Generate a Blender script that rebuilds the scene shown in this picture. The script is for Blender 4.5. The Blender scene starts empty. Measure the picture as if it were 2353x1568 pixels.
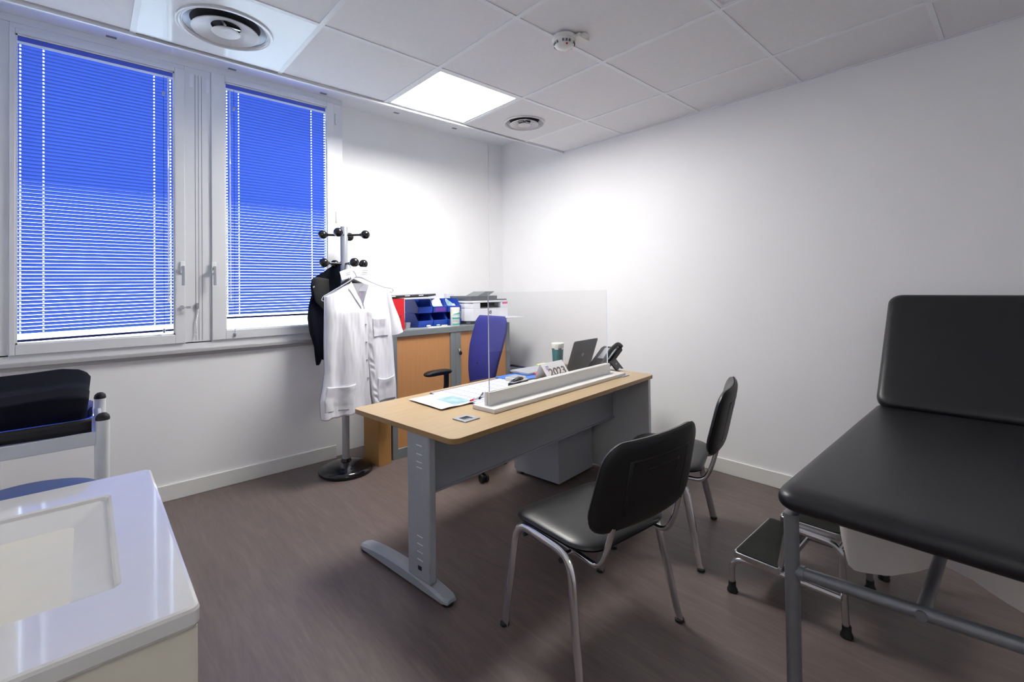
import bpy, bmesh, math, random
from mathutils import Vector, Matrix, noise
random.seed(4)
PI = math.pi
R = math.radians
scn = bpy.context.scene
COL = scn.collection
scn.view_settings.view_transform = 'Standard'
scn.view_settings.look = 'None'
scn.view_settings.exposure = 0.28
scn.view_settings.gamma = 1.0
scn.cycles.diffuse_bounces = 8
scn.cycles.max_bounces = 16
scn.cycles.transparent_max_bounces = 16

# ------------------------------------------------------------------ materials
def s2l(c):
    return tuple((v/12.92 if v <= 0.04045 else ((v+0.055)/1.055)**2.4) for v in c)
def rgb(r, g, b):
    return s2l((r/255, g/255, b/255))
def mat(name, col, rough=0.5, metal=0.0, var=0.04, scale=20.0, stretch=(1, 1, 1), bump=0.0, bscale=200.0,
        coat=0.0, spec=0.5, emit=None, estr=0.0, trans=0.0, bdist=0.001, rot=0.0, detail=3.0):
    m = bpy.data.materials.new(name); m.use_nodes = True
    nt = m.node_tree; N = nt.nodes; Lk = nt.links
    p = N['Principled BSDF']
    tc = N.new('ShaderNodeTexCoord'); mp = N.new('ShaderNodeMapping')
    mp.inputs['Scale'].default_value = stretch
    mp.inputs['Rotation'].default_value = (0, 0, rot)
    Lk.new(tc.outputs['Object'], mp.inputs['Vector'])
    nz = N.new('ShaderNodeTexNoise'); nz.inputs['Scale'].default_value = scale; nz.inputs['Detail'].default_value = detail
    Lk.new(mp.outputs['Vector'], nz.inputs['Vector'])
    cr = N.new('ShaderNodeValToRGB')
    cr.color_ramp.elements[0].position = 0.3; cr.color_ramp.elements[1].position = 0.7
    cr.color_ramp.elements[0].color = tuple(max(0, v*(1-var)) for v in col)+(1,)
    cr.color_ramp.elements[1].color = tuple(min(1, v*(1+var)) for v in col)+(1,)
    Lk.new(nz.outputs['Fac'], cr.inputs['Fac'])
    Lk.new(cr.outputs['Color'], p.inputs['Base Color'])
    p.inputs['Roughness'].default_value = rough
    p.inputs['Metallic'].default_value = metal
    p.inputs['Specular IOR Level'].default_value = spec
    p.inputs['Coat Weight'].default_value = coat
    p.inputs['Coat Roughness'].default_value = 0.05
    p.inputs['Transmission Weight'].default_value = trans
    if emit:
        p.inputs['Emission Color'].default_value = tuple(emit)+(1,)
        p.inputs['Emission Strength'].default_value = estr
    if bump:
        n2 = N.new('ShaderNodeTexNoise'); n2.inputs['Scale'].default_value = bscale
        Lk.new(tc.outputs['Object'], n2.inputs['Vector'])
        b = N.new('ShaderNodeBump'); b.inputs['Strength'].default_value = bump; b.inputs['Distance'].default_value = bdist
        Lk.new(n2.outputs['Fac'], b.inputs['Height']); Lk.new(b.outputs['Normal'], p.inputs['Normal'])
    return m

M = {}
M['wall'] = mat('white_wall_paint', rgb(238, 238, 239), 0.55, var=0.01, scale=3, bump=0.15, bscale=350)
M['wall_low'] = mat('grey_white_wall_paint', rgb(238, 238, 238), 0.5, var=0.01, scale=3, bump=0.1, bscale=350)
M['tile'] = mat('ceiling_tile', rgb(234, 233, 236), 0.85, var=0.015, scale=40, bump=0.25, bscale=500)
M['tbar'] = mat('ceiling_bar_white', rgb(236, 238, 242), 0.35, var=0.01)
M['dark_gap'] = mat('dark_shadow_gap', rgb(40, 40, 44), 0.8)
M['vent_gloss'] = mat('glossy_white_metal', rgb(226, 228, 232), 0.12, var=0.01, coat=0.4)
M['vent_grey'] = mat('white_vent_cone', rgb(214, 212, 214), 0.3, var=0.02)
M['plastic_white'] = mat('white_plastic', rgb(230, 230, 228), 0.35, var=0.01)
M['base'] = mat('skirting_white', rgb(226, 226, 222), 0.35, var=0.02, scale=8)
M['frame'] = mat('window_frame_grey', rgb(220, 221, 223), 0.35, var=0.015, scale=6)
M['sill'] = mat('sill_grey', rgb(178, 178, 178), 0.3, var=0.02, scale=6)
M['seam'] = mat('frame_seam_dark', rgb(120, 122, 128), 0.6)
M['beech'] = mat('beech_laminate', rgb(182, 157, 119), 0.35, var=0.07, scale=9, stretch=(0.35, 6, 6), rot=0, detail=6)
M['beech_edge'] = mat('beech_edge_band', rgb(156, 124, 82), 0.4, var=0.05, scale=9, stretch=(0.35, 6, 6))
M['deskgrey'] = mat('silver_grey_steel', rgb(158, 163, 172), 0.38, 0.0, var=0.03, scale=60)
M['endpanel_lit'] = mat('window_lit_grey_panel', rgb(196, 198, 202), 0.45, var=0.02, scale=60)  # panel grey made paler: window light painted into the colour
M['deskpanel'] = mat('grey_steel_panel', rgb(150, 154, 162), 0.45, 0.0, var=0.03, scale=60)
M['cabgrey'] = mat('cabinet_grey_steel', rgb(124, 130, 134), 0.4, 0.15, var=0.02, scale=60)
M['rubber'] = mat('black_rubber', rgb(24, 24, 26), 0.6, var=0.1)
M['blackgloss'] = mat('black_gloss_plastic', rgb(14, 14, 17), 0.14, var=0.05, coat=0.3)
M['blackmatt'] = mat('black_plastic', rgb(16, 16, 18), 0.5, var=0.06, bump=0.2, bscale=900)
M['vinyl'] = mat('black_vinyl', rgb(25, 25, 29), 0.38, var=0.05, scale=4, bump=0.12, bscale=700, spec=0.5)
M['vinyl_chair'] = mat('black_chair_vinyl', rgb(22, 22, 24), 0.36, var=0.05, scale=6, bump=0.12, bscale=700)
M['chrome'] = mat('polished_chrome', (0.78, 0.78, 0.80), 0.1, 1.0, var=0.02)
M['chrome_dull'] = mat('brushed_chrome', (0.62, 0.62, 0.64), 0.24, 1.0, var=0.04, scale=80)
M['couch_tube'] = mat('grey_lacquered_tube', rgb(128, 130, 136), 0.33, 0.5, var=0.04, scale=40)
M['paper'] = mat('white_paper', rgb(228, 228, 232), 0.8, var=0.01)
M['paperroll'] = mat('couch_paper', rgb(222, 216, 212), 0.6, var=0.03, scale=5)
M['coat'] = mat('white_cotton', rgb(236, 236, 242), 0.75, var=0.01, scale=12, bump=0.2, bscale=900)
M['navy_jacket'] = mat('navy_jacket_cloth', rgb(10, 13, 24), 0.85, var=0.2, scale=10, spec=0.2)
M['navy_bag'] = mat('navy_bag_cloth', rgb(11, 14, 26), 0.85, var=0.15, spec=0.2, scale=5)
M['blue_fabric'] = mat('blue_upholstery', rgb(34, 37, 118), 0.75, var=0.05, scale=30, bump=0.2, bscale=900)
M['blue_bin'] = mat('blue_bin_plastic', rgb(36, 76, 180), 0.35, var=0.05)
M['blue_gloss'] = mat('blue_gloss_plastic', rgb(52, 84, 225), 0.1, var=0.1, coat=0.5)
M['blue_dull'] = mat('dull_blue_vinyl', rgb(66, 84, 138), 0.5, var=0.05)
M['blue_folder'] = mat('blue_card', rgb(52, 114, 205), 0.45, var=0.04)
M['purple'] = mat('purple_label', rgb(122, 72, 178), 0.6, var=0.05)
M['red'] = mat('red_card', rgb(204, 30, 42), 0.45, var=0.03)
M['teal'] = mat('teal_enamel', rgb(34, 112, 122), 0.35, var=0.05)
M['teal_light'] = mat('teal_label', rgb(70, 170, 170), 0.5, var=0.05)
M['lid_white'] = mat('white_lid', rgb(236, 238, 230), 0.3, var=0.02)
M['steel'] = mat('bright_steel', (0.7, 0.7, 0.72), 0.25, 1.0)
M['cardboard'] = mat('brown_cardboard', rgb(172, 126, 72), 0.7, var=0.06, scale=5, stretch=(1, 1, 0.3))
M['printer_white'] = mat('printer_white', rgb(222, 224, 230), 0.35, var=0.01)
M['printer_grey'] = mat('printer_dark_grey', rgb(92, 96, 102), 0.45, var=0.04)
M['laptop'] = mat('dark_grey_laptop', rgb(74, 74, 76), 0.35, 0.4, var=0.03)
M['laptop_key'] = mat('laptop_keys', rgb(40, 40, 42), 0.5)
M['silver'] = mat('silver_plastic', rgb(168, 172, 180), 0.3, 0.3, var=0.03)
M['cream'] = mat('cream_plastic', rgb(226, 224, 206), 0.4, var=0.02)
M['ceramic'] = mat('white_ceramic', rgb(226, 226, 224), 0.08, var=0.01, coat=0.6)
M['vanity'] = mat('cream_white_lacquer', rgb(226, 222, 206), 0.35, var=0.01)
M['trolley'] = mat('trolley_white_metal', rgb(226, 229, 231), 0.3, var=0.02)
M['pole'] = mat('silver_pole', rgb(172, 176, 184), 0.28, 0.5, var=0.03)
M['magenta'] = mat('magenta_label', rgb(226, 30, 130), 0.5)
M['ink'] = mat('dark_ink', rgb(48, 46, 52), 0.6)
M['ink_lilac'] = mat('lilac_ink', rgb(150, 130, 190), 0.6)
M['photo_ink'] = mat('photo_print', rgb(96, 84, 82), 0.5, var=0.7, scale=60)
M['ribbed'] = mat('black_ribbed_rubber', rgb(30, 32, 30), 0.55, var=0.08)
M['clear_wire'] = mat('clear_plastic_hanger', rgb(225, 230, 240), 0.1, var=0.02)
M['grey_print'] = mat('grey_print', rgb(150, 160, 165), 0.6, var=0.3, scale=90)
M['bright'] = mat('light_diffuser', (1, 1, 1), 0.5, emit=(1.0, 0.975, 0.94), estr=46.0)
M['bright_fill'] = mat('fill_light_glow', (1, 1, 1), 0.5, emit=(1.0, 0.98, 0.94), estr=6.5)  # glow of the added fill panel behind the camera
M['redled'] = mat('red_lens', rgb(200, 30, 20), 0.3)
M['lining'] = mat('dark_lining', rgb(150, 140, 156), 0.8)
M['yellow'] = mat('pale_yellow_paper', rgb(238, 236, 170), 0.7)

def stripes(name, c1, c2, scale, axis='X', rough=0.4, dirs=(1, 1, 1), fac=0.5, bump=0.0, noise_amt=0.05):
    m = mat(name, c1, rough, var=noise_amt, scale=9, stretch=(6, 6, .4))
    nt = m.node_tree; N = nt.nodes; Lk = nt.links; p = N['Principled BSDF']
    tc = N.new('ShaderNodeTexCoord'); w = N.new('ShaderNodeTexWave'); w.wave_type = 'BANDS'; w.bands_direction = axis
    w.wave_profile = 'SAW'
    w.inputs['Scale'].default_value = scale; w.inputs['Distortion'].default_value = 0
    Lk.new(tc.outputs['Object'], w.inputs['Vector'])
    cr = N.new('ShaderNodeValToRGB'); cr.color_ramp.elements[0].position = 0.90; cr.color_ramp.elements[1].position = 0.98
    cr.color_ramp.elements[0].color = (0, 0, 0, 1); cr.color_ramp.elements[1].color = (1, 1, 1, 1)
    Lk.new(w.outputs['Fac'], cr.inputs['Fac'])
    mx = N.new('ShaderNodeMix'); mx.data_type = 'RGBA'
    old = [l for l in nt.links if l.to_socket == p.inputs['Base Color']][0].from_socket
    mul = N.new('ShaderNodeMath'); mul.operation = 'MULTIPLY'; mul.inputs[1].default_value = fac
    Lk.new(cr.outputs['Color'], mul.inputs[0])
    Lk.new(mul.outputs[0], mx.inputs[0]); Lk.new(old, mx.inputs[6]); mx.inputs[7].default_value = tuple(c2)+(1,)
    Lk.new(mx.outputs[2], p.inputs['Base Color'])
    if bump:
        b = N.new('ShaderNodeBump'); b.inputs['Strength'].default_value = bump; b.inputs['Distance'].default_value = 0.002
        Lk.new(w.outputs['Fac'], b.inputs['Height']); Lk.new(b.outputs['Normal'], p.inputs['Normal'])
    return m
# wave SAW: one period per 2*pi/(scale*20)... tuned by eye: scale 1 -> about 0.314 m
M['tambour'] = stripes('beech_tambour', rgb(192, 138, 90), rgb(164, 108, 62), 0.314/0.0225, 'X', 0.42, fac=0.35, bump=0.25)

def grid_mat(name, base, line, w, h, fac=1.0):
    m = mat(name, base, 0.7, var=0.01)
    nt = m.node_tree; N = nt.nodes; Lk = nt.links; p = N['Principled BSDF']
    tc = N.new('ShaderNodeTexCoord'); b = N.new('ShaderNodeTexBrick')
    b.offset = 0.0; b.inputs['Scale'].default_value = 1.0
    b.inputs['Brick Width'].default_value = w; b.inputs['Row Height'].default_value = h
    b.inputs['Mortar Size'].default_value = 0.0026; b.inputs['Mortar Smooth'].default_value = 0.2
    b.inputs['Color1'].default_value = tuple(base)+(1,); b.inputs['Color2'].default_value = tuple(base)+(1,)
    b.inputs['Mortar'].default_value = tuple(line)+(1,)
    Lk.new(tc.outputs['Object'], b.inputs['Vector']); Lk.new(b.outputs['Color'], p.inputs['Base Color'])
    return m
M['planner'] = grid_mat('planner_print', rgb(214, 217, 232), rgb(84, 108, 196), 0.083, 0.036)

def floor_mat():
    m = bpy.data.materials.new('brown_grey_vinyl_floor'); m.use_nodes = True
    nt = m.node_tree; N = nt.nodes; Lk = nt.links; p = N['Principled BSDF']
    tc = N.new('ShaderNodeTexCoord')
    mp = N.new('ShaderNodeMapping'); mp.inputs['Scale'].default_value = (9, 1.1, 1); Lk.new(tc.outputs['Object'], mp.inputs['Vector'])
    n1 = N.new('ShaderNodeTexNoise'); n1.inputs['Scale'].default_value = 2.2; n1.inputs['Detail'].default_value = 8; n1.inputs['Roughness'].default_value = 0.65
    n1.inputs['Distortion'].default_value = 0.6
    Lk.new(mp.outputs['Vector'], n1.inputs['Vector'])
    mp2 = N.new('ShaderNodeMapping'); mp2.inputs['Scale'].default_value = (40, 4, 1); Lk.new(tc.outputs['Object'], mp2.inputs['Vector'])
    n2 = N.new('ShaderNodeTexNoise'); n2.inputs['Scale'].default_value = 2.0; n2.inputs['Detail'].default_value = 5
    Lk.new(mp2.outputs['Vector'], n2.inputs['Vector'])
    mx = N.new('ShaderNodeMix'); mx.inputs[0].default_value = 0.35
    Lk.new(n1.outputs['Fac'], mx.inputs[2]); Lk.new(n2.outputs['Fac'], mx.inputs[3])
    cr = N.new('ShaderNodeValToRGB')
    e = cr.color_ramp.elements
    e[0].position = 0.30; e[0].color = rgb(92, 80, 77)+(1,)
    e[1].position = 0.70; e[1].color = rgb(116, 103, 97)+(1,)
    x = e.new(0.5); x.color = rgb(103, 91, 87)+(1,)
    Lk.new(mx.outputs[0], cr.inputs['Fac']); Lk.new(cr.outputs['Color'], p.inputs['Base Color'])
    p.inputs['Roughness'].default_value = 0.42; p.inputs['Specular IOR Level'].default_value = 0.45
    b = N.new('ShaderNodeBump'); b.inputs['Strength'].default_value = 0.12; b.inputs['Distance'].default_value = 0.002
    Lk.new(n2.outputs['Fac'], b.inputs['Height']); Lk.new(b.outputs['Normal'], p.inputs['Normal'])
    return m
M['floor'] = floor_mat()

def clear_mat(name, tint, ior=1.45, op=0.0, opcol=(1, 1, 1), gl=1.0):
    m = bpy.data.materials.new(name); m.use_nodes = True
    nt = m.node_tree; N = nt.nodes; Lk = nt.links; N.clear()
    o = N.new('ShaderNodeOutputMaterial'); t = N.new('ShaderNodeBsdfTransparent'); g = N.new('ShaderNodeBsdfGlossy')
    nz = N.new('ShaderNodeTexNoise'); nz.inputs['Scale'].default_value = 3
    ramp = N.new('ShaderNodeValToRGB')
    ramp.color_ramp.elements[0].color = tuple(v*0.995 for v in tint)+(1,); ramp.color_ramp.elements[1].color = tuple(tint)+(1,)
    Lk.new(nz.outputs['Fac'], ramp.inputs['Fac']); Lk.new(ramp.outputs['Color'], t.inputs['Color'])
    g.inputs['Roughness'].default_value = 0.02
    f = N.new('ShaderNodeFresnel'); f.inputs['IOR'].default_value = ior
    ml = N.new('ShaderNodeMath'); ml.operation = 'MULTIPLY'; ml.inputs[1].default_value = gl; Lk.new(f.outputs[0], ml.inputs[0])
    x = N.new('ShaderNodeMixShader'); Lk.new(ml.outputs[0], x.inputs[0]); Lk.new(t.outputs[0], x.inputs[1]); Lk.new(g.outputs[0], x.inputs[2])
    if op > 0:
        d = N.new('ShaderNodeBsdfDiffuse'); d.inputs['Color'].default_value = tuple(opcol)+(1,)
        y = N.new('ShaderNodeMixShader'); y.inputs[0].default_value = op
        Lk.new(x.outputs[0], y.inputs[1]); Lk.new(d.outputs[0], y.inputs[2]); Lk.new(y.outputs[0], o.inputs[0])
    else:
        Lk.new(x.outputs[0], o.inputs[0])
    return m
M['glass'] = clear_mat('window_glass', (0.97, 0.99, 1.0), gl=0.5)
M['plexi'] = clear_mat('clear_acrylic', (0.997, 0.997, 0.997), op=0.008, opcol=(0.9, 0.9, 0.92), gl=0.12)
M['plexi_edge'] = mat('acrylic_edge', rgb(226, 232, 240), 0.2, var=0.02)
M['clear'] = clear_mat('clear_plastic', (0.92, 0.94, 0.97), op=0.45, opcol=(0.9, 0.92, 0.97))

def slat_mat():
    m = bpy.data.materials.new('blue_blind_slat'); m.use_nodes = True
    nt = m.node_tree; N = nt.nodes; Lk = nt.links; N.clear()
    o = N.new('ShaderNodeOutputMaterial')
    nz = N.new('ShaderNodeTexNoise'); nz.inputs['Scale'].default_value = 2.5
    cr = N.new('ShaderNodeValToRGB'); cr.color_ramp.elements[0].color = rgb(58, 84, 214)+(1,); cr.color_ramp.elements[1].color = rgb(64, 92, 224)+(1,)
    Lk.new(nz.outputs['Fac'], cr.inputs['Fac'])
    d = N.new('ShaderNodeBsdfDiffuse'); t = N.new('ShaderNodeBsdfTranslucent'); g = N.new('ShaderNodeBsdfGlossy')
    g.inputs['Roughness'].default_value = 0.3
    Lk.new(cr.outputs['Color'], d.inputs['Color'])
    t.inputs['Color'].default_value = (0.044, 0.084, 0.215, 1)
    a = N.new('ShaderNodeMixShader'); a.inputs[0].default_value = 0.42
    Lk.new(d.outputs[0], a.inputs[1]); Lk.new(t.outputs[0], a.inputs[2])
    b = N.new('ShaderNodeMixShader'); b.inputs[0].default_value = 0.04
    Lk.new(a.outputs[0], b.inputs[1]); Lk.new(g.outputs[0], b.inputs[2])
    Lk.new(b.outputs[0], o.inputs[0])
    return m
M['slat'] = slat_mat()
M['headrail'] = mat('blue_headrail', rgb(66, 88, 200), 0.35, var=0.03)
M['rail_dark'] = mat('dark_blue_bottom_rail', rgb(28, 34, 96), 0.35, var=0.03)
M['rail_lip'] = mat('white_blind_lip', rgb(232, 240, 255), 0.3, var=0.02)

# ------------------------------------------------------------------ mesh helpers
class MB:
    def __init__(s): s.bm = bmesh.new()
    def box(s, x0, x1, y0, y1, z0, z1, mi=0):
        vs = [s.bm.verts.new(p) for p in ((x0,y0,z0),(x1,y0,z0),(x1,y1,z0),(x0,y1,z0),(x0,y0,z1),(x1,y0,z1),(x1,y1,z1),(x0,y1,z1))]
        for f in ((3,2,1,0),(4,5,6,7),(0,1,5,4),(1,2,6,5),(2,3,7,6),(3,0,4,7)):
            fc = s.bm.faces.new([vs[i] for i in f]); fc.material_index = mi
        return s
    def poly(s, pts, mi=0):
        f = s.bm.faces.new([s.bm.verts.new(p) for p in pts]); f.material_index = mi; return s
    def prism(s, pts, vec, mi=0):
        a = [s.bm.verts.new(p) for p in pts]; b = [s.bm.verts.new(Vector(p)+Vector(vec)) for p in pts]
        n = len(pts)
        fs = [s.bm.faces.new(list(reversed(a))), s.bm.faces.new(b)]
        for i in range(n): fs.append(s.bm.faces.new([a[i], a[(i+1) % n], b[(i+1) % n], b[i]]))
        for f in fs: f.material_index = mi
        return s
    def ring(s, c, u, v, r, n, rv=None):
        rv = r if rv is None else rv
        return [s.bm.verts.new(Vector(c)+u*(r*math.cos(2*PI*i/n))+v*(rv*math.sin(2*PI*i/n))) for i in range(n)]
    def skin(s, rings, closed=True, caps=True, mi=0):
        n = len(rings[0])
        for a, b in zip(rings, rings[1:]):
            for i in range(n if closed else n-1):
                f = s.bm.faces.new([a[i], a[(i+1) % n], b[(i+1) % n], b[i]]); f.material_index = mi
        if caps:
            f = s.bm.faces.new(list(reversed(rings[0]))); f.material_index = mi
            f = s.bm.faces.new(rings[-1]); f.material_index = mi
        return s
    def cyl(s, p, q, r, r2=None, n=20, mi=0):
        p = Vector(p); q = Vector(q); d = (q-p).normalized(); u = d.orthogonal().normalized(); v = d.cross(u)
        return s.skin([s.ring(p, u, v, r, n), s.ring(q, u, v, r if r2 is None else r2, n)], mi=mi)
    def tube(s, pts, r, n=12, rv=None, up=(0, 0, 1), mi=0):
        pts = [Vector(p) for p in pts]; rings = []
        T = []
        for i, p in enumerate(pts):
            a = pts[max(0, i-1)]; b = pts[min(len(pts)-1, i+1)]; T.append((b-a).normalized())
        u = T[0].orthogonal().normalized() if rv is None else (Vector(up)-T[0]*Vector(up).dot(T[0])).normalized()
        for i, p in enumerate(pts):
            u = (u-T[i]*u.dot(T[i])).normalized(); v = T[i].cross(u)
            rings.append(s.ring(p, u, v, r, n, rv))
        return s.skin(rings, mi=mi)
    def lathe(s, prof, c=(0, 0, 0), n=40, axis='Z', caps=True, mi=0):
        rings = []
        for r, h in prof:
            if axis == 'Z': rings.append([s.bm.verts.new(Vector(c)+Vector((max(r, 1e-4)*math.cos(2*PI*i/n), max(r, 1e-4)*math.sin(2*PI*i/n), h))) for i in range(n)])
        return s.skin(rings, caps=caps, mi=mi)
    def sphere(s, c, r, n=20, sq=(1, 1, 1), mi=0):
        rings = []
        for j in range(1, n//2):
            t = PI*j/(n//2)
            rings.append([s.bm.verts.new(Vector(c)+Vector((r*sq[0]*math.sin(t)*math.cos(2*PI*i/n), r*sq[1]*math.sin(t)*math.sin(2*PI*i/n), -r*sq[2]*math.cos(t)))) for i in range(n)])
        return s.skin(rings, mi=mi)
    def grid(s, fn, nu, nv, mi=0, flip=False):
        g = [[s.bm.verts.new(fn(i/nu, j/nv)) for i in range(nu+1)] for j in range(nv+1)]
        for j in range(nv):
            for i in range(nu):
                q = [g[j][i], g[j][i+1], g[j+1][i+1], g[j+1][i]]
                if flip: q.reverse()
                f = s.bm.faces.new(q); f.material_index = mi
        return s
    def pad(s, outline, surf, tf, tb, k=6, rings=(0.3, 0.6, 0.8, 0.9, 0.96, 0.99, 1.0), mi=0):
        # cushion: outline = closed list of (u,v); surf(u,v) -> (point, normal)
        cx = sum(p[0] for p in outline)/len(outline); cy = sum(p[1] for p in outline)/len(outline)
        def lay(side, t):
            rs = []
            for q in rings[:-1]:
                h = t*(max(0, 1-q**k))**0.5
                r = []
                for (u, v) in outline:
                    P, Nn = surf(cx+(u-cx)*q, cy+(v-cy)*q); r.append(s.bm.verts.new(P+Nn*(h*side)))
                rs.append(r)
            P, Nn = surf(cx, cy)
            return s.bm.verts.new(P+Nn*(t*side)), rs
        edge = [s.bm.verts.new(surf(u, v)[0]) for (u, v) in outline]
        n = len(outline)
        for side, t in ((1, tf), (-1, tb)):
            c, rs = lay(side, t); rs.append(edge)
            for i in range(n):
                q = [c, rs[0][i], rs[0][(i+1) % n]]
                if side < 0: q.reverse()
                s.bm.faces.new(q).material_index = mi
            for a, b in zip(rs, rs[1:]):
                for i in range(n):
                    q = [a[i], b[i], b[(i+1) % n], a[(i+1) % n]]
                    if side < 0: q.reverse()
                    s.bm.faces.new(q).material_index = mi
        return s
    def tf(s, m):
        bmesh.ops.transform(s.bm, matrix=m, verts=s.bm.verts); return s
    def done(s, name, mats, parent=None, smooth=False, bevel=0.0, seg=2, ang=35, kind=None, sub=0, fix=True):
        if fix: bmesh.ops.recalc_face_normals(s.bm, faces=s.bm.faces)
        me = bpy.data.meshes.new(name); s.bm.to_mesh(me); s.bm.free()
        for mm in (mats if isinstance(mats, (list, tuple)) else [mats]): me.materials.append(M[mm])
        if smooth:
            for p in me.polygons: p.use_smooth = True
            me.set_sharp_from_angle(angle=R(ang))
        o = bpy.data.objects.new(name, me); COL.objects.link(o)
        if parent is not None: o.parent = parent
        if bevel:
            b = o.modifiers.new('bevel', 'BEVEL'); b.width = bevel; b.segments = seg; b.limit_method = 'ANGLE'; b.angle_limit = R(30); b.harden_normals = False
            for p in me.polygons: p.use_smooth = True
            me.set_sharp_from_angle(angle=R(50))
        if sub:
            b = o.modifiers.new('sub', 'SUBSURF'); b.levels = sub; b.render_levels = sub
        if kind: o['kind'] = kind
        return o

def rrect(w, h, r, n=8, taper=0.0):
    pts = []
    for cx, cy, a0 in ((w/2-r, h/2-r, 0), (-w/2+r, h/2-r, 90), (-w/2+r, -h/2+r, 180), (w/2-r, -h/2+r, 270)):
        for i in range(n+1):
            a = R(a0+90*i/n); pts.append((cx+r*math.cos(a), cy+r*math.sin(a)))
    out = []
    for i in range(len(pts)):   # subdivide straight runs
        a = pts[i]; b = pts[(i+1) % len(pts)]; d = math.dist(a, b); k = max(1, int(d/0.05))
        for j in range(k): out.append((a[0]+(b[0]-a[0])*j/k, a[1]+(b[1]-a[1])*j/k))
    if taper: out = [(x*(1+taper*y/h), y) for x, y in out]
    return out
def bez(pts, n=8, rad=0.05):
    # round the corners of a polyline
    pts = [Vector(p) for p in pts]; out = [pts[0]]
    for a, b, c in zip(pts, pts[1:], pts[2:]):
        r = min(rad, (a-b).length*0.49, (c-b).length*0.49)
        p = b+(a-b).normalized()*r; q = b+(c-b).normalized()*r
        for i in range(n+1):
            t = i/n; out.append(p*(1-t)**2+b*2*t*(1-t)+q*t*t)
    out.append(pts[-1]); return out
def thing(name, loc, label, cat, rot=0.0, group=None):
    o = bpy.data.objects.new(name, None); COL.objects.link(o); o.empty_display_size = 0.05
    o.location = loc; o.rotation_euler = (0, 0, rot)
    if label: o['label'] = label; o['category'] = cat
    if group: o['group'] = group
    return o
def tag(o, label, cat, group=None):
    o['label'] = label; o['category'] = cat
    if group: o['group'] = group
    return o
def at(o, loc, rot=0.0):
    o.location = loc; o.rotation_euler = (0, 0, rot) if not isinstance(rot, tuple) else rot
    return o
def copy_tree(o, parent=None):
    c = o.copy(); COL.objects.link(c)
    if parent is not None: c.parent = parent
    for ch in list(o.children): copy_tree(ch, c)
    return c
def text(name, body, size, mname, parent, mtx, ext=0.0008, shear=0.0, sx=1.0, off=0.0):
    cu = bpy.data.curves.new('t', 'FONT'); cu.body = body; cu.size = size; cu.extrude = ext; cu.shear = shear
    cu.offset = off; cu.align_x = 'CENTER'; cu.align_y = 'CENTER'
    to = bpy.data.objects.new('t', cu); COL.objects.link(to)
    dg = bpy.context.evaluated_depsgraph_get()
    me = bpy.data.meshes.new_from_object(to.evaluated_get(dg)); bpy.data.objects.remove(to)
    me.transform(Matrix.Diagonal((sx, 1, 1, 1))); me.transform(mtx); me.name = name
    me.materials.clear(); me.materials.append(M[mname])
    o = bpy.data.objects.new(name, me); COL.objects.link(o)
    if parent is not None: o.parent = parent
    return o
def frame_m(o, xax, yax):
    x = Vector(xax).normalized(); y = Vector(yax); y = (y-x*y.dot(x)).normalized(); z = x.cross(y)
    m = Matrix((x, y, z)).transposed().to_4x4(); m.translation = Vector(o); return m
def struct(name, mb, m, **k):
    return mb.done(name, m, kind='structure', **k)

# ------------------------------------------------------------------ room dimensions
XW = 3.42; XL = -0.75; YW = 3.845; YW2 = 3.96; YB = -1.7; ZC = 2.68; TY0 = 3.02; TX0 = 0.171; T = 0.684; ZP = 2.95

struct('floor', MB().box(XL-.1, XW+.1, YB-.1, YW2+.1, -0.08, 0), 'floor')
struct('wall_right', MB().box(XW, XW+.1, YB-.1, YW2+.1, 0, ZP+.1), 'wall')
struct('wall_left', MB().box(XL-.1, XL, YB-.1, YW2+.1, 0, ZP+.1), 'wall')
struct('wall_front', MB().box(XL-.1, XW+.1, YB-.1, YB, 0, ZP+.1), 'wall')
w = MB()
w.box(XL, 1.462, YW, YW+.11, 0, 0.955)           # panel under the windows
w.box(1.462, 1.571, YW+.03, YW+.11, 0, 0.955)
w.box(XL, XW+.1, YW2, YW2+.1, 0, 0.955)
w.box(1.571, XW+.1, YW2, YW2+.1, 0.955, ZP+.1)
w.box(XL, 1.571, YW+.03, YW2+.1, 2.95, ZP+.1)
struct('wall_back', w, 'wall_low')
struct('trim_1', MB().box(-0.353, -0.346, YW-.004, YW, 0.1, 0.955), 'wall')   # joint cover on the wall panel
# baseboards
def skirting(name, mb): struct(name, mb, 'base', bevel=0.003)
skirting('baseboard_back', MB().box(XL, 1.50, YW-.014, YW, 0, 0.105))
skirting('baseboard_right', MB().box(XW-.014, XW, YB, 3.90, 0, 0.105))
skirting('baseboard_left', MB().box(XL, XL+.014, YB, YW-.014, 0, 0.105))
skirting('baseboard_front', MB().box(XL+.014, XW-.014, YB, YB+.014, 0, 0.105))
# boxed duct in the corner
struct('trim_2', MB().box(3.235, XW, YW2-.012, YW2, 0, ZP).box(3.2325, 3.235, YW2-.004, YW2, 0, ZP, 1), ['wall', 'frame'])

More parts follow.
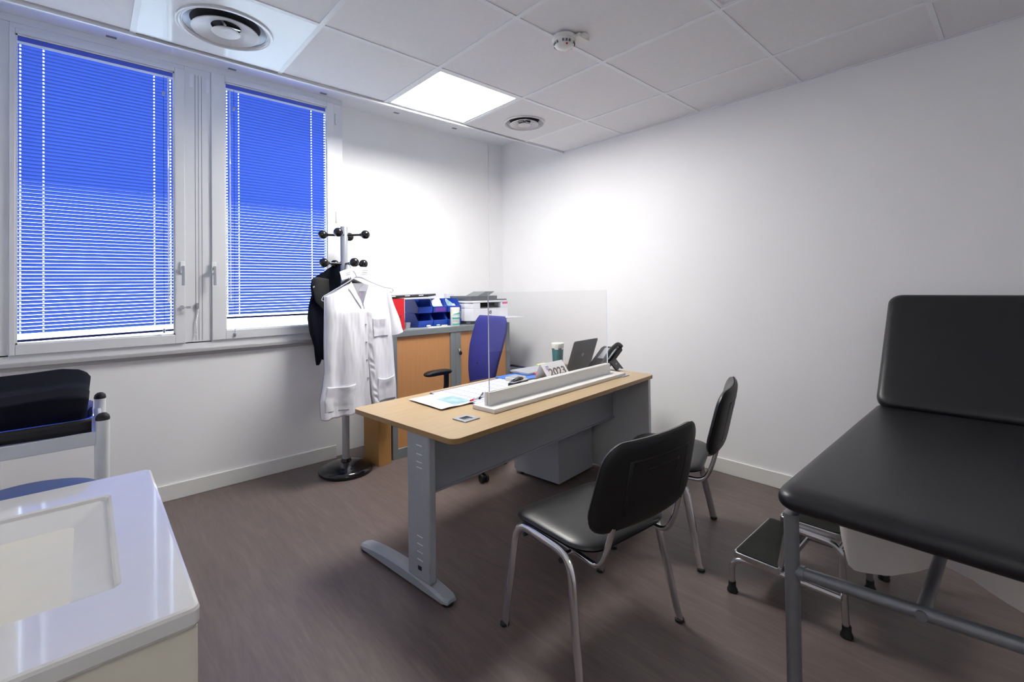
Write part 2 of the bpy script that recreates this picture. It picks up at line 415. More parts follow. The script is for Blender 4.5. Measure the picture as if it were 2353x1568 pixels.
# ceiling: tiles sit a little above the flange of the bars
cells_special = {(0, 2), (0, 0), (0, 3), (5, -1)}
c = MB()
na = 7
for a in range(na):
    for k in range(-2, 5):
        if (a, k) in cells_special: continue
        x0 = max(XL, TX0+k*T); x1 = min(XW, TX0+(k+1)*T)
        y1 = TY0-a*T; y0 = max(YB, y1-T)
        if x1-x0 < .05 or y1-y0 < .05: continue
        c.box(x0+.011, x1-(.011 if x1 < XW else .006), y0+.011, y1-.011, ZC+.004, ZC+.02)
ceil = struct('ceiling', c, 'tile', bevel=0.003)
g = MB()
for a in range(0, na+1):
    y = TY0-a*T
    if a == 0: continue
    g.box(XL, XW, y-.012, y+.012, ZC, ZC+.006)
for k in range(-2, 5):
    x = TX0+k*T
    if x > XL: g.box(x-.012, x+.012, YB, TY0, ZC-.0005, ZC+.006)
g.box(XW-.018, XW, YB, TY0, ZC-.0005, ZC+.006)
struct('trim_3', g, 'tbar')
# plenum lid above the tiles, edge lip, pocket in front of the windows
struct('trim_4', MB().box(XL, XW, YB, TY0+.02, ZC+.022, ZC+.035), 'dark_gap')
lip = MB().box(XL, XW, TY0, TY0+.016, ZC-.012, ZC+.03).box(XL, XW, TY0+.016, TY0+.03, ZC-.004, ZP)
struct('trim_5', lip, 'tbar', bevel=0.002)
pk = MB().box(XL, XW, TY0+.03, YW2, ZP, ZP+.05)
for x in (-0.55, 0.113, .762, 1.399, 2.043, 2.672): pk.box(x-.025, x+.025, 3.775, 3.80, ZP-.002, ZP+.001, 1)
struct('trim_6', pk, ['tbar', 'seam'])

# light panel
lx0 = TX0+2*T; ly0 = TY0-T
lt = thing('ceiling_light', (lx0+T/2, ly0+T/2, ZC), 'square white LED light panel glowing in the tiled ceiling', 'light')
h = T/2-.012
fr = MB()
for a in ((-h, h, -h, -h+.022), (-h, h, h-.022, h), (-h, -h+.022, -h+.022, h-.022), (h-.022, h, -h+.022, h-.022)):
    fr.box(a[0], a[1], a[2], a[3], .001, .018)
fr.done('frame', 'tbar', lt, bevel=.002)
MB().box(-h+.022, h-.022, -h+.022, h-.022, .004, .012).done('diffuser', 'bright', lt)

# added fill light, unseen behind the camera, to brighten the washbasin side
fill_panel = thing('ceiling_light', (TX0-T/2, TY0-5.5*T, ZC), 'added unseen fill light panel behind the camera, brightening the washbasin side', 'light')
MB().box(-h, h, -h, h, .006, .018).done('frame', 'tbar', fill_panel)
MB().box(-h+.022, h-.022, -h+.022, h-.022, .002, .006).done('diffuser', 'bright_fill', fill_panel)

# air diffusers
def air_vent(cx, cy, rad, label, gloss):
    t = thing('ceiling_vent', (cx, cy, ZC), label, 'vent')
    hh = T/2-.012; n = 48
    pl = MB(); inner = [pl.bm.verts.new((rad*math.cos(2*PI*i/n), rad*math.sin(2*PI*i/n), 0)) for i in range(n)]
    outer = []
    for i in range(n):
        ca, sa = math.cos(2*PI*i/n), math.sin(2*PI*i/n); kk = hh/max(abs(ca), abs(sa)); outer.append(pl.bm.verts.new((kk*ca, kk*sa, 0)))
    up = [pl.bm.verts.new((rad*math.cos(2*PI*i/n), rad*math.sin(2*PI*i/n), .008)) for i in range(n)]
    for i in range(n):
        j = (i+1) % n
        pl.bm.faces.new([outer[i], outer[j], inner[j], inner[i]]); pl.bm.faces.new([inner[i], inner[j], up[j], up[i]])
    pl.done('cover_plate', 'vent_gloss' if gloss else 'vent_grey', t, fix=False, smooth=True)
    MB().lathe([(rad*.78, .024), (rad*.78, .026)], n=48).done('duct', 'seam', t)
    MB().lathe([(rad*.99, .001), (rad*.78, .0235)], n=64, caps=False).done('sloped_throat', 'silver', t, smooth=True)
    MB().lathe([(rad*1.10, .0), (rad*1.09, -.008), (rad*1.03, -.010), (rad*.97, .0), (rad*.93, .03), (rad*.92, .03), (rad*.95, 0), (rad*1.0, .004), (rad*1.1, .0005)], n=64, caps=False).done('outer_ring', 'vent_gloss' if gloss else 'vent_grey', t, smooth=True, ang=60)
    MB().lathe([(rad*.36, .012), (rad*.74, -.010), (rad*.77, -.016), (rad*.75, -.018), (rad*.70, -.012), (rad*.34, .010)], n=64, caps=False).done('cone', 'vent_grey', t, smooth=True, ang=60)
    MB().lathe([(.004, .004), (rad*.10, .002), (rad*.30, -.012), (rad*.33, -.018), (rad*.31, -.021), (rad*.05, -.012), (.003, -.012)], n=48, caps=False).done('centre_cone', 'vent_grey', t, smooth=True, ang=60)
    b = MB()
    for k in range(3):
        a = 2*PI*k/3+.5
        b.box(-.006, rad*.5, -.006, .006, .014, .020)
        b.tf(Matrix.Rotation(2*PI/3, 4, 'Z'))
    b.cyl((0, 0, -.004), (0, 0, .02), .011)
    b.done('bracket', 'steel', t)
air_vent(TX0+T/2, TY0-T/2, .19, 'large round air diffuser in a glossy white ceiling plate above the windows', True)
air_vent(TX0+3.5*T, TY0-T/2, .150, 'small round air diffuser in the ceiling beside the light panel', False)

# smoke detector
sd = thing('smoke_detector', (1.842, 1.612, ZC), 'round white smoke detector on the ceiling', 'smoke detector')
MB().lathe([(.03, 0), (.062, -.002), (.064, -.016), (.058, -.022), (.02, -.022)], n=40).done('base', 'plastic_white', sd, smooth=True)
MB().lathe([(.056, -.022), (.057, -.034), (.048, -.05), (.03, -.06), (.004, -.063)], n=40).done('dome', 'plastic_white', sd, smooth=True)
for i in range(20):
    if i % 4 == 3: continue
    MB().box(.050, .0565, -.005, .005, -.046, -.030).tf(Matrix.Rotation(2*PI*i/20, 4, 'Z')).done('smoke_slot', 'seam', sd)
MB().sphere((-.02, -.035, -.052), .006).done('indicator', 'redled', sd)
MB().box(.02, .105, -.085, -.045, -.02, 0).box(.04, .075, -.10, -.075, -.016, 0).done('mounting_box', 'plastic_white', sd, bevel=.003)

# framed tile at the top edge of the view
ft = thing('ceiling_hatch', (1.881, .626, ZC), 'white framed ceiling panel whose corner shows at the top edge of the photo', 'hatch')
f = MB()
for r0, z in ((.322, -.004), (.285, -.006)):
    for a in ((-r0, r0, -r0, -r0+.012), (-r0, r0, r0-.012, r0), (-r0, -r0+.012, -r0+.012, r0-.012), (r0-.012, r0, -r0+.012, r0-.012)):
        f.box(a[0], a[1]-.0, a[2], a[3], z, .004)
f.done('frame', 'tbar', ft)

# ------------------------------------------------------------------ windows
ZB = 0.955
tr = MB()
FY = 3.835
tr.box(XL, 1.571, FY, YW2, 2.906, 2.95)                       # head
tr.box(XL, -.319, FY, YW2, 1.022, 2.905)
tr.box(.487, .640, FY, YW2, 1.022, 2.906)                     # centre mullion
tr.box(1.497, 1.571, FY, YW2, 1.022, 2.906)
tr.box(XL, 1.571, FY, YW2, 0.985, 1.033)
tr.box(-.319, .487, FY, YW2, 2.875, 2.906); 
struct('trim_8', tr, 'frame', bevel=.002)
gv = MB()
for x in (.548, .566, .585): gv.box(x-.0012, x+.0012, FY-.0012, FY+.001, 1.04, 2.86)
struct('trim_9', gv, 'seam')
struct('trim_10', MB().box(XL, 1.571, 3.805, YW2, .962, .987).box(XL, 1.571, 3.822, YW2, .94, .964), 'sill', bevel=.003)

def window(name, x0, x1, z0, z1, gx0, gx1, gz0, gz1, handle_x, hinge_x):
    t = thing(name, ((x0+x1)/2, 3.82, z0), None, None); t['kind'] = 'structure'
    ox = -(x0+x1)/2; 
    f = MB(); fy0, fy1 = 0.0, .055
    f.box(x0+ox, gx0+ox, fy0, fy1, 0, z1-z0).box(gx1+ox, x1+ox, fy0, fy1, 0, z1-z0)
    f.box(gx0+ox, gx1+ox, fy0, fy1, 0, gz0-z0).box(gx0+ox, gx1+ox, fy0, fy1, gz1-z0, z1-z0)
    f.done('window_sash', 'frame', t, bevel=.003)
    bd = MB(); q = .008
    for a in ((gx0, gx0+q, gz0, gz1), (gx1-q, gx1, gz0, gz1), (gx0, gx1, gz0, gz0+q), (gx0, gx1, gz1-q, gz1)):
        bd.box(a[0]+ox, a[1]+ox, .012, .05, a[2]-z0, a[3]-z0)
    bd.done('glazing_bead', 'plastic_white', t)
    MB().box(gx0+ox, gx1+ox, .051, .055, gz0-z0, gz1-z0).done('window_pane', 'glass', t)
    hb = MB(); zz = 1.50-z0
    hb.box(handle_x+ox-.013, handle_x+ox+.013, -.012, 0, zz-.005, zz+.075)
    hd = hb.done('window_handle', 'plastic_white', t, bevel=.003)
    l = MB().cyl((handle_x+ox, -.012, zz+.035), (handle_x+ox, -.04, zz+.035), .009)
    l.box(handle_x+ox-.008, handle_x+ox+.008, -.05, -.036, zz-.085, zz+.045)
    l.done('lever', 'silver', hd, bevel=.003)
    if hinge_x:
        for hz in (2.78, 1.97):
            MB().box(hinge_x+ox-.003, hinge_x+ox+.001, .004, .016, hz-z0-.045, hz-z0+.045).box(hinge_x+ox, hinge_x+ox+.010, .004, .016, hz-z0-.044, hz-z0-.003).done('hinge', 'frame', t, bevel=.002)
    return t
w1 = window('window_1', -.319, .487, 1.029, 2.875, -.295, .432, 1.088, 2.845, .471, None)
w2 = window('window_2', .640, 1.497, 1.033, 2.905, .722, 1.437, 1.095, 2.862, .650, 1.512)
# dark line round the sashes (rebate shadow)
k1 = thing('cam_lock', (.467, 3.82, 1.268), 'small chrome key lock on the left window sash below its handle', 'lock')
MB().cyl((0, 0, 0), (0, -.012, 0), .014).done('barrel', 'chrome', k1, smooth=True)
MB().cyl((0, -.012, 0), (.03, -.03, 0), .004).box(.02, .045, -.034, -.028, -.008, .008).done('key', 'chrome', k1)
ch = MB(); pts = []
for i in range(26):
    t = i/25; ch.sphere((.004*math.sin(9*t)-.018*t*t, -.012, -.21*t), .0042, 8)
ch.box(-.008, .008, -.018, 0, -.02, .02)
o = ch.done('bead_chain', 'steel', None); at(o, (.556, FY, 1.275)); tag(o, 'small metal bead chain hanging on the mullion between the two windows', 'chain')
for (x, z) in ((.526, 2.815), (.622, 2.80)):
    o = MB().box(-.011, .011, -.0015, 0, -.047, .047).done('paper_sticker', 'paper', None); at(o, (x, FY, z))
    tag(o, 'small blank white sticker high on the mullion, beside the %s window' % ('left' if x < .57 else 'right'), 'sticker')

# venetian blinds
def blind(x0, x1, ztop, zbot, holes, wand_x, cord_x, cord_z, label, bot=.05, tilt=0.0):
    t = thing('venetian_blind', ((x0+x1)/2, 3.846, ztop), label, 'blind', group='blue venetian blinds at the windows')
    X0 = x0-(x0+x1)/2; X1 = -X0; cx = (x0+x1)/2
    MB().box(X0, X1, -.012, .013, -.032, 0).done('headrail', 'headrail', t, bevel=.002)
    MB().box(X0, X1, -.016, -.0125, -.044, -.030).done('headrail_lip', 'rail_lip', t)
    pitch = .0212; wd = .025; ang = R(47); zs = -.036
    total = ztop-zbot
    n = int((total-bot)/pitch)
    xs = [X0]; marks = []
    for hx in holes:
        lx = hx-cx
        xs += [lx-.0032, lx+.0032]; marks.append((lx-.0032, lx+.0032))
    xs.append(X1); xs = sorted(xs)
    m = MB()
    prof = []
    ns = 5
    for j in range(ns+1):
        q = j/ns-.5; bow = .0022*(1-(2*q)**2)
        prof.append((q*wd*math.cos(ang)-bow*math.sin(ang), -q*wd*math.sin(ang)-bow*math.cos(ang)*-1))
    for i in range(n):
        z = zs-pitch*(i+.6)
        gcols = []
        for x in xs:
            tl = tilt*(x-X0)*max(0, (i-n*.6)/(n*.4))
            gcols.append([m.bm.verts.new((x, p[0], z+p[1]+tl)) for p in prof])
        for ci in range(len(xs)-1):
            hole = any(abs(xs[ci]-a[0]) < 1e-5 for a in marks)
            for j in range(ns):
                if hole and j in (2, 3): continue
                m.bm.faces.new([gcols[ci][j], gcols[ci+1][j], gcols[ci+1][j+1], gcols[ci][j+1]])
    m.done('slats', 'slat', t, smooth=True, fix=False, ang=80)
    MB().prism([(X0, -.011, -total), (X0, .011, -total), (X0, .011, -total+.014), (X0, -.011, -total+.014)], (X1-X0, 0, tilt*(X1-X0))).done('bottom_rail', 'rail_dark', t, bevel=.002)
    cd = MB()
    for hx in holes[1:-1]:
        cd.cyl((hx-cx, -.0125, -.04), (hx-cx, -.0125, -total+.01), .0006, n=6)
        cd.cyl((hx-cx, .0135, -.04), (hx-cx, .0135, -total+.01), .0006, n=6)
    cd.done('ladder_cords', 'headrail', t)
    MB().cyl((wand_x-cx, -.022, -.04), (wand_x-cx, -.022, 1.335-ztop), .0045, n=8).done('tilt_wand', 'clear', t, smooth=True)
    MB().lathe([(.004, .02), (.008, .012), (.007, -.02), (.003, -.028)], (wand_x-cx, -.022, 1.325-ztop), n=12).done('wand_grip', 'clear', t, smooth=True)
    MB().cyl((cord_x-cx, -.030, -.04), (cord_x-cx, -.034, cord_z-ztop), .0012, n=6).done('pull_cord', 'rail_dark', t)
    for zz in (cord_z, 2.68):
        MB().lathe([(.002, .014), (.008, .008), (.009, -.002), (.004, -.016)], (cord_x-cx, -.034, zz-ztop), n=12).done('cord_knob', 'silver', t, smooth=True)
    return t
blind(-.290, .427, 2.836, 1.100, [-.277, -.184, .326, .412], .398, .372, 1.12,
      'blue venetian blind lowered over the left window, bottom rail hanging slightly askew', bot=.066, tilt=.018)
blind(.727, 1.432, 2.852, 1.176, [.738, .812, 1.322, 1.424], .753, .776, 1.065,
      'blue venetian blind over the right window, ending above a bright strip of bare glass')

# ------------------------------------------------------------------ desk (own frame, turned by 5.5 degrees)
DA = R(5.5); D0 = Vector((1.12, 1.62, 0)); DEX = Vector((math.cos(DA), math.sin(DA), 0)); DEY = Vector((-math.sin(DA), math.cos(DA), 0))
def DL(x, y, z=0.741): return D0+DEX*x+DEY*y+Vector((0, 0, z))
desk = thing('office_desk', D0, 'beech topped desk with grey steel legs, in the middle of the room', 'desk', DA)
DWd = 1.86; DD = .82; ZT = .74
top = MB()
out = []
for cx, cy, a0, r in ((DWd-.045, .045, 270, .045), (DWd-.03, DD-.03, 0, .03), (.03, DD-.03, 90, .03), (.045, .045, 180, .045)):
    for i in range(9):
        a = R(a0+90*i/8); out.append((cx+r*math.cos(a), cy+r*math.sin(a)))
# cut two rectangular cable ports by building the top from the outline (ports are modelled as trays on it)
top.prism([(x, y, ZT-.025) for x, y in out], (0, 0, .025))
for f in top.bm.faces:
    if abs(f.normal.z) < .5: f.material_index = 1
to = top.done('desk_top', ['beech', 'beech_edge'], desk, bevel=.0015, fix=True)
for p in to.data.polygons: p.material_index = 1 if abs(p.normal.z) < .5 else 0
MB().box(.012, .052, .185, .350, .055, .715).done('leg_column', 'deskgrey', desk, bevel=.008, seg=3)
for z in (.66, .62, .585, .56, .25, .215, .18, .145): MB().box(.0105, .0125, .235, .275, z-.001, z+.003).done('vent_slot', 'plastic_white', desk)
MB().box(.0105, .0125, .245, .27, .10, .118).done('cable_hole', 'rubber', desk)
ft_ = MB()
def footprof(x0, x1, xo):
    prof = []
    for i in range(25):
        t = i/24; y = .08+.71*t
        hgt = .028+.034*math.sin(PI*min(1, max(0, (t*1.0))))**.7
        prof.append((y, hgt))
    rings = []
    for t, (y, hgt) in enumerate(prof):
        wv = .5*(x1-x0)*(1 if 0 < t < 24 else .7); cxx = (x0+x1)/2
        rings.append([ft_.bm.verts.new(p) for p in ((cxx-wv, y, .012), (cxx+wv, y, .012), (cxx+wv, y, hgt-.010), (cxx+wv-.010, y, hgt), (cxx-wv+.010, y, hgt), (cxx-wv, y, hgt-.010))])
    ft_.skin(rings)
footprof(.012, .082, 0)
ft_.done('foot', 'deskgrey', desk, smooth=True, ang=30)
for y in (.10, .765):
    MB().lathe([(.022, 0), (.026, .003), (.026, .012), (.02, .014)], (.042, y, 0), n=20).done('glide', 'rubber', desk, smooth=True)
MB().box(.065, 1.80, .305, .325, .395, .715).box(.065, 1.80, .295, .335, .395, .405).done('modesty_panel', 'deskpanel', desk, bevel=.002)
MB().box(1.80, 1.835, .02, .74, .012, .715).done('end_panel', 'endpanel_lit', desk, bevel=.003)
for (x, y) in ((.245, .195), (1.665, .165)):
    fr = MB(); q = .047
    for a in ((-q, q, -q, -q+.022), (-q, q, q-.022, q), (-q, -q+.022, -q+.022, q-.022), (q-.022, q, -q+.022, q-.022)):
        fr.box(x+a[0], x+a[1], y+a[2], y+a[3], ZT, ZT+.006)
    gg = fr.done('cable_port', 'silver', desk, bevel=.0015)
    MB().box(x-.025, x+.025, y-.025, y+.0, ZT-.002, ZT+.0012).done('port_flap', 'cabgrey', gg)
    MB().box(x-.025, x+.025, y, y+.025, ZT-.002, ZT+.0008).done('port_opening', 'rubber', gg)

# pedestal under the desk
pd = thing('drawer_pedestal', DL(1.30, .42, 0), 'grey steel drawer pedestal standing under the desk top', 'drawer unit', DA)
MB().box(0, .42, .02, .42, .02, .58).done('body', 'deskpanel', pd, bevel=.003)
for i, (z0, z1) in enumerate(((.03, .25), (.255, .41), (.415, .57))):
    d = MB().box(.005, .415, .42, .438, z0, z1).done('drawer', 'deskgrey', pd, bevel=.003)
    MB().box(.14, .28, .438, .45, z1-.03, z1-.018).done('handle', 'silver', d, bevel=.002)
for x in (.04, .38):
    for y in (.06, .38): MB().cyl((x, y, 0), (x, y, .02), .015).done('castor', 'rubber', pd)

# ------------------------------------------------------------------ protective screen on the desk
sc = thing('desk_screen', DL(.395, .15, .74), 'clear acrylic protective screen in a long white base on the desk', 'screen', DA-R(.7))
MB().box(0, 1.29, 0, .165, 0, .022).done('base_plate', 'plastic_white', sc, bevel=.002)
MB().box(.035, 1.208, .072, .085, .022, .090).box(.035, 1.208, .094, .112, .022, .090).done('base_upstand', 'plastic_white', sc, bevel=.0015)
pn = MB().box(.05, 1.200, .0855, .0935, .022, .605)
po = pn.done('acrylic_sheet', ['plexi', 'plexi_edge'], sc)
for p in po.data.polygons: p.material_index = 0 if abs(p.normal.y) > .5 else 1

# ------------------------------------------------------------------ things on the desk
o = MB().box(0, .585, 0, .40, 0, .004).done('desk_planner', 'planner', None); at(o, DL(.465, .365), DA-R(1))
tag(o, 'large white desk planner pad ruled with faint blue lines, on the desk', 'desk pad')
MB().box(-.004, .589, -.004, .002, 0, .0045).box(-.004, .0, -.004, .404, 0, .0045).box(-.004, .589, .398, .404, 0, .0045).done('pad_edge', 'rail_dark', o)
def sheet(w, h, bend, seedv):
    m = MB()
    def fn(u, v):
        return Vector((u*w, v*h, .002+bend*abs(noise.noise(Vector((u*1.7+seedv, v*1.7, 0))))))
    m.grid(fn, 14, 14); return m
ps = sheet(.235, .32, .008, 3.1).done('paper_sheet', 'paper', None, smooth=True, fix=False); at(ps, DL(.265, .405, .7455), DA-R(4))
tag(ps, 'white paper sheet with a pale blue green picture, at the left of the desk planner', 'paper')
pc = MB()
pc.grid(lambda u, v: Vector((.10+u*.125, .02+v*.19, .0028+.008*abs(noise.noise(Vector(((.10+u*.125)/.235*1.7+3.1, (.02+v*.19)/.32*1.7, 0)))))), 8, 8)
M['picture'] = mat('printed_picture', rgb(150, 182, 190), 0.5, var=0.3, scale=14)
pc.done('printed_picture', 'picture', ps, smooth=True, fix=False)
# pens
def pen(loc, ang, body, label, cap=None):
    t = thing('ballpoint_pen', loc, label, 'pen', ang)
    MB().cyl((-.06, 0, .006), (.06, 0, .006), .0048, n=12).cyl((.06, 0, .006), (.072, 0, .005), .0045, .001, n=12).done('barrel', body, t, smooth=True)
    MB().cyl((-.072, 0, .006), (-.045, 0, .006), .0056, n=12).box(-.07, -.03, -.0015, .0015, .011, .013).done('cap', cap or body, t)
    return t
pen(DL(.60, .46, .7465), DA+R(38), 'ink', 'dark pen lying on the desk planner close to the screen base')
pen(DL(.535, .425, .7465), DA+R(15), 'clear', 'clear pen with a red cap lying on the planner by the screen base', 'red')
# tape dispenser
td = thing('tape_dispenser', DL(.96, .50, .7465), 'small black tape dispenser or stapler on the desk planner edge', 'tape dispenser', DA+R(4))
MB().prism([(-.075, -.028, 0), (.075, -.028, 0), (.075, -.028, .026), (-.03, -.028, .030), (-.075, -.028, .022)], (0, .05, 0)).done('body', 'blackmatt', td, bevel=.004)
MB().prism([(-.07, -.02, .034), (.02, -.02, .052), (.035, -.02, .046), (.04, -.02, .034)], (0, .034, 0)).done('arm', 'blackgloss', td, bevel=.004)
MB().box(-.07, .075, -.024, .016, .028, .033).done('metal_strip', 'steel', td)
mh = thing('memo_holder', DL(1.07, .62, .745), 'cream memo box with a grey pad beside the black dispenser', 'memo box', DA+R(2))
MB().box(-.055, .055, -.045, .045, 0, .026).done('box', 'cream', mh, bevel=.003)
MB().box(-.047, .047, -.038, .038, .0262, .029).done('pad', 'silver', mh)
o = MB().box(-.125, .125, -.11, .11, 0, .008).done('document_folder', 'blue_folder', None, bevel=.002); at(o, DL(1.17, .68, .742), DA+R(-4))
tag(o, 'flat blue card folder on the desk left of the calendar', 'folder')
o = MB().box(-.14, .14, -.095, .095, 0, .018).done('closed_notebook_computer', 'silver', None, bevel=.005); at(o, DL(1.37, .72, .7505), DA+R(-6)); o.name = 'closed_tablet'
tag(o, 'closed silver grey tablet lying behind the desk calendar', 'tablet')
rd = thing('magnifier', DL(1.30, .60, .75), 'small red ring shaped object lying between the blue folder and calendar', 'ring')
rd.name = 'red_ring'
rr = MB(); n = 28
rings = []
for i in range(n):
    a = 2*PI*i/n; cdir = Vector((math.cos(a), math.sin(a), 0)); cc = cdir*.026
    rings.append([rr.bm.verts.new(cc+cdir*(.010*math.cos(2*PI*j/8))+Vector((0, 0, .008+.008*math.sin(2*PI*j/8)))) for j in range(8)])
rings.append(rings[0]); rr.skin(rings, caps=False).done('ring', 'red', rd, smooth=True)
o = MB().box(-.10, .10, -.06, .06, 0, .004).box(-.08, .02, -.05, .03, .004, .007).done('loose_papers', 'paper', None); at(o, DL(1.15, .46, .742), DA+R(12))
tag(o, 'loose white papers between the calendar and the screen base', 'papers')
o = MB().box(-.05, .05, -.05, .05, 0, .012).done('sticky_note_pad', 'yellow', None); at(o, DL(1.59, .74, .761), DA)
o.location = DL(1.575, .765, .761)
tag(o, 'pale yellow sticky note pad under the teal tumbler side of the calendar', 'note pad')
o['label'] = 'pale yellow note pad just behind the calendar, left of the teal tumbler'
# calendar
cal = thing('desk_calendar', DL(1.19, .42, .741), 'white tent shaped desk calendar showing 2023', 'calendar', DA)
zc = .112; 
cb = MB()
def cfn(side):
    def fn(u, v):
        x = u*.245; y0 = 0 if side else .135
        return Vector((x-.02*v+.0, y0+(.0675-y0)*v, zc*v))
    return fn
cb.grid(cfn(True), 6, 6).grid(cfn(False), 6, 6, flip=True)
co = cb.done('card', 'paper', cal, fix=False)
so = co.modifiers.new('s', 'SOLIDIFY'); so.thickness = .0015; so.offset = 0
nrm = Vector((0, -zc, .0675)).normalized()
fm = frame_m(Vector((.125, .0675*.42, zc*.42))+nrm*.0015, (1, 0, 0), (-.02, .0675, zc))
text('printed_year', '2023', .078, 'photo_ink', cal, fm, .0003, sx=1.2, off=.0022)
fm = frame_m(Vector((.035, .0675*.80, zc*.80))+nrm*.0015, (1, 0, 0), (-.02, .0675, zc))
for dx in (-.004, 0.004):
    pass
q = MB()
for i in range(3): q.box(-.016, .016-.004*i, -.002-.0105*i, .003-.0105*i, 0, .0004)
q.tf(fm); q.done('small_print', 'ink_lilac', cal)
# tumbler
tm = thing('travel_tumbler', DL(1.71, .745, .741), 'teal tumbler with a white lid on the desk behind the laptop corner', 'cup')
MB().lathe([(.036, 0), (.038, .004), (.0465, .135), (.0465, .139)], n=32).done('body', 'teal', tm, smooth=True)
MB().lathe([(.0472, .137), (.0475, .146), (.046, .146)], n=32).done('metal_rim', 'steel', tm, smooth=True)
MB().lathe([(.0465, .145), (.049, .160), (.051, .180), (.050, .184), (.046, .182), (.045, .176), (.003, .174)], n=32).done('lid', 'lid_white', tm, smooth=True, ang=50)
# laptop
lp = thing('laptop', DL(1.505, .52, .742), 'open dark grey laptop on the desk seen from behind its screen', 'laptop', DA)
MB().box(0, .315, 0, .165, 0, .014).done('keyboard_base', 'laptop', lp, bevel=.003)
MB().box(.02, .295, .02, .15, .014, .0155).done('keys', 'laptop_key', lp)
lm = frame_m((0, 0, .012), (1, 0, 0), (0, -.33, .94))
out = rrect(.312, .235, .014, 5)
MB().prism([(x+.157, y+.118, 0) for x, y in out], (0, 0, .006)).tf(lm).done('screen_lid', 'laptop', lp, bevel=.0015)
MB().box(.012, .300, .012, .222, -.0005, .0).tf(lm).done('display', 'blackgloss', lp)
lg = MB().lathe([(.016, 0), (.016, .0005)], n=24).tf(lm @ Matrix.Translation((.157, .118, .0061)))
lg.done('logo_disc', 'cabgrey', lp)
text('logo_letters', 'hp', .024, 'silver', lp, lm @ Matrix.Translation((.157, .1195, .0068)), .0002, shear=.3)
# phone
ph = thing('desk_phone', DL(1.715, .265, .741), 'dark grey desk phone with handset, tilted on its stand', 'phone', DA)
MB().prism([(-.03, .035, .022), (.0, .035, .005), (.235, .035, .135), (.222, .035, .160), (.18, .035, .152)], (0, .16, 0)).done('body', 'blackmatt', ph, bevel=.006)
MB().prism([(.02, .02, .072), (.105, .02, .088), (.215, .02, .0), (.195, .02, .0), (.165, .02, .018), (.135, .02, .0), (.112, .02, .0)], (0, .014, 0)).done('stand', 'laptop', ph, bevel=.002)
MB().prism([(.055, .05, .085), (.17, .05, .15), (.168, .05, .154), (.053, .05, .089)], (0, .10, 0)).done('display', 'silver', ph)
hs = bez([(-.045, .05, .055), (.0, .05, .095), (.10, .05, .162), (.19, .05, .190), (.235, .05, .165)], 6, .05)
MB().tube(hs, .016, 12).done('handset', 'blackmatt', ph, smooth=True)
MB().box(.10, .115, .0195, .020, .045, .056).done('maker_mark', 'silver', ph)
cpts = [Vector((math.cos(a)*.09, math.sin(a)*.045, .005+.03*math.sin(a))) for a in [PI*.0+PI*i/14 for i in range(15)]]
o = MB().tube(cpts, .0035, 8).done('phone_cable', 'cream', None, smooth=True); at(o, DL(1.52, .36, .742), DA+R(10))
tag(o, 'pale looped cable lying on the desk in front of the phone', 'cable')

# ------------------------------------------------------------------ tambour cabinet
CX0, CX1, CY0, CY1, CZ = 1.80, 3.065, 3.45, 3.90, 1.03
cab = thing('tambour_cabinet', (CX0, CY0, 0), 'grey steel cabinet with beech coloured shutter doors against the back wall', 'cabinet')
W = CX1-CX0; Dp = CY1-CY0
MB().box(0, W, 0, Dp, CZ-.05, CZ).done('cabinet_top', 'cabgrey', cab, bevel=.003)
b = MB().box(0, .048, 0, Dp, 0, CZ-.05).box(W-.040, W, 0, Dp, 0, CZ-.05).box(.048, W-.04, Dp-.02, Dp, 0, CZ-.05).box(.048, W-.04, 0, Dp-.02, 0.0, .078)
b.done('carcass', 'cabgrey', cab, bevel=.002)
MB().box(.048, W*.452, .018, .03, .078, CZ-.05).done('shutter_door', 'tambour', cab)
MB().box(W*.535, W-.04, .018, .03, .078, CZ-.05).done('shutter_door', 'tambour', cab)
MB().box(W*.450, W*.4905, .004, .03, .078, CZ-.05).done('door_stile', 'cabgrey', cab, bevel=.002)
MB().box(W*.4925, W*.537, .004, .03, .078, CZ-.05).done('door_stile', 'cabgrey', cab, bevel=.002)
lk = MB().cyl((W*.518, .004, .82), (W*.518, -.008, .82), .011).done('lock', 'chrome', cab, smooth=True)
MB().box(W*.513, W*.518+.004, -.03, -.008, .818, .822).done('key', 'chrome', lk)
MB().cyl((W*.5185, -.026, .79), (W*.5185, -.022, .79), .016).cyl((W*.5185, -.024, .805), (W*.5185, -.024, .82), .003).done('key_fob', 'rubber', lk, smooth=True)

CT = CZ+.0008
# red file box
rf = thing('box_file', (1.875, 3.50, CT), 'red box file standing upright on the left end of the cabinet', 'file box')
MB().box(-.068, .068, 0, .24, 0, .262).done('case', 'red', rf, bevel=.002)
text('spine_text', 'RGE', .032, 'ink', rf, frame_m((.02, -.0008, .11), (1, 0, 0), (0, 0, 1)), .0003, sx=.7)
MB().cyl((.005, -.0015, .04), (.005, .001, .04), .011).done('finger_hole', 'rubber', rf, smooth=True)
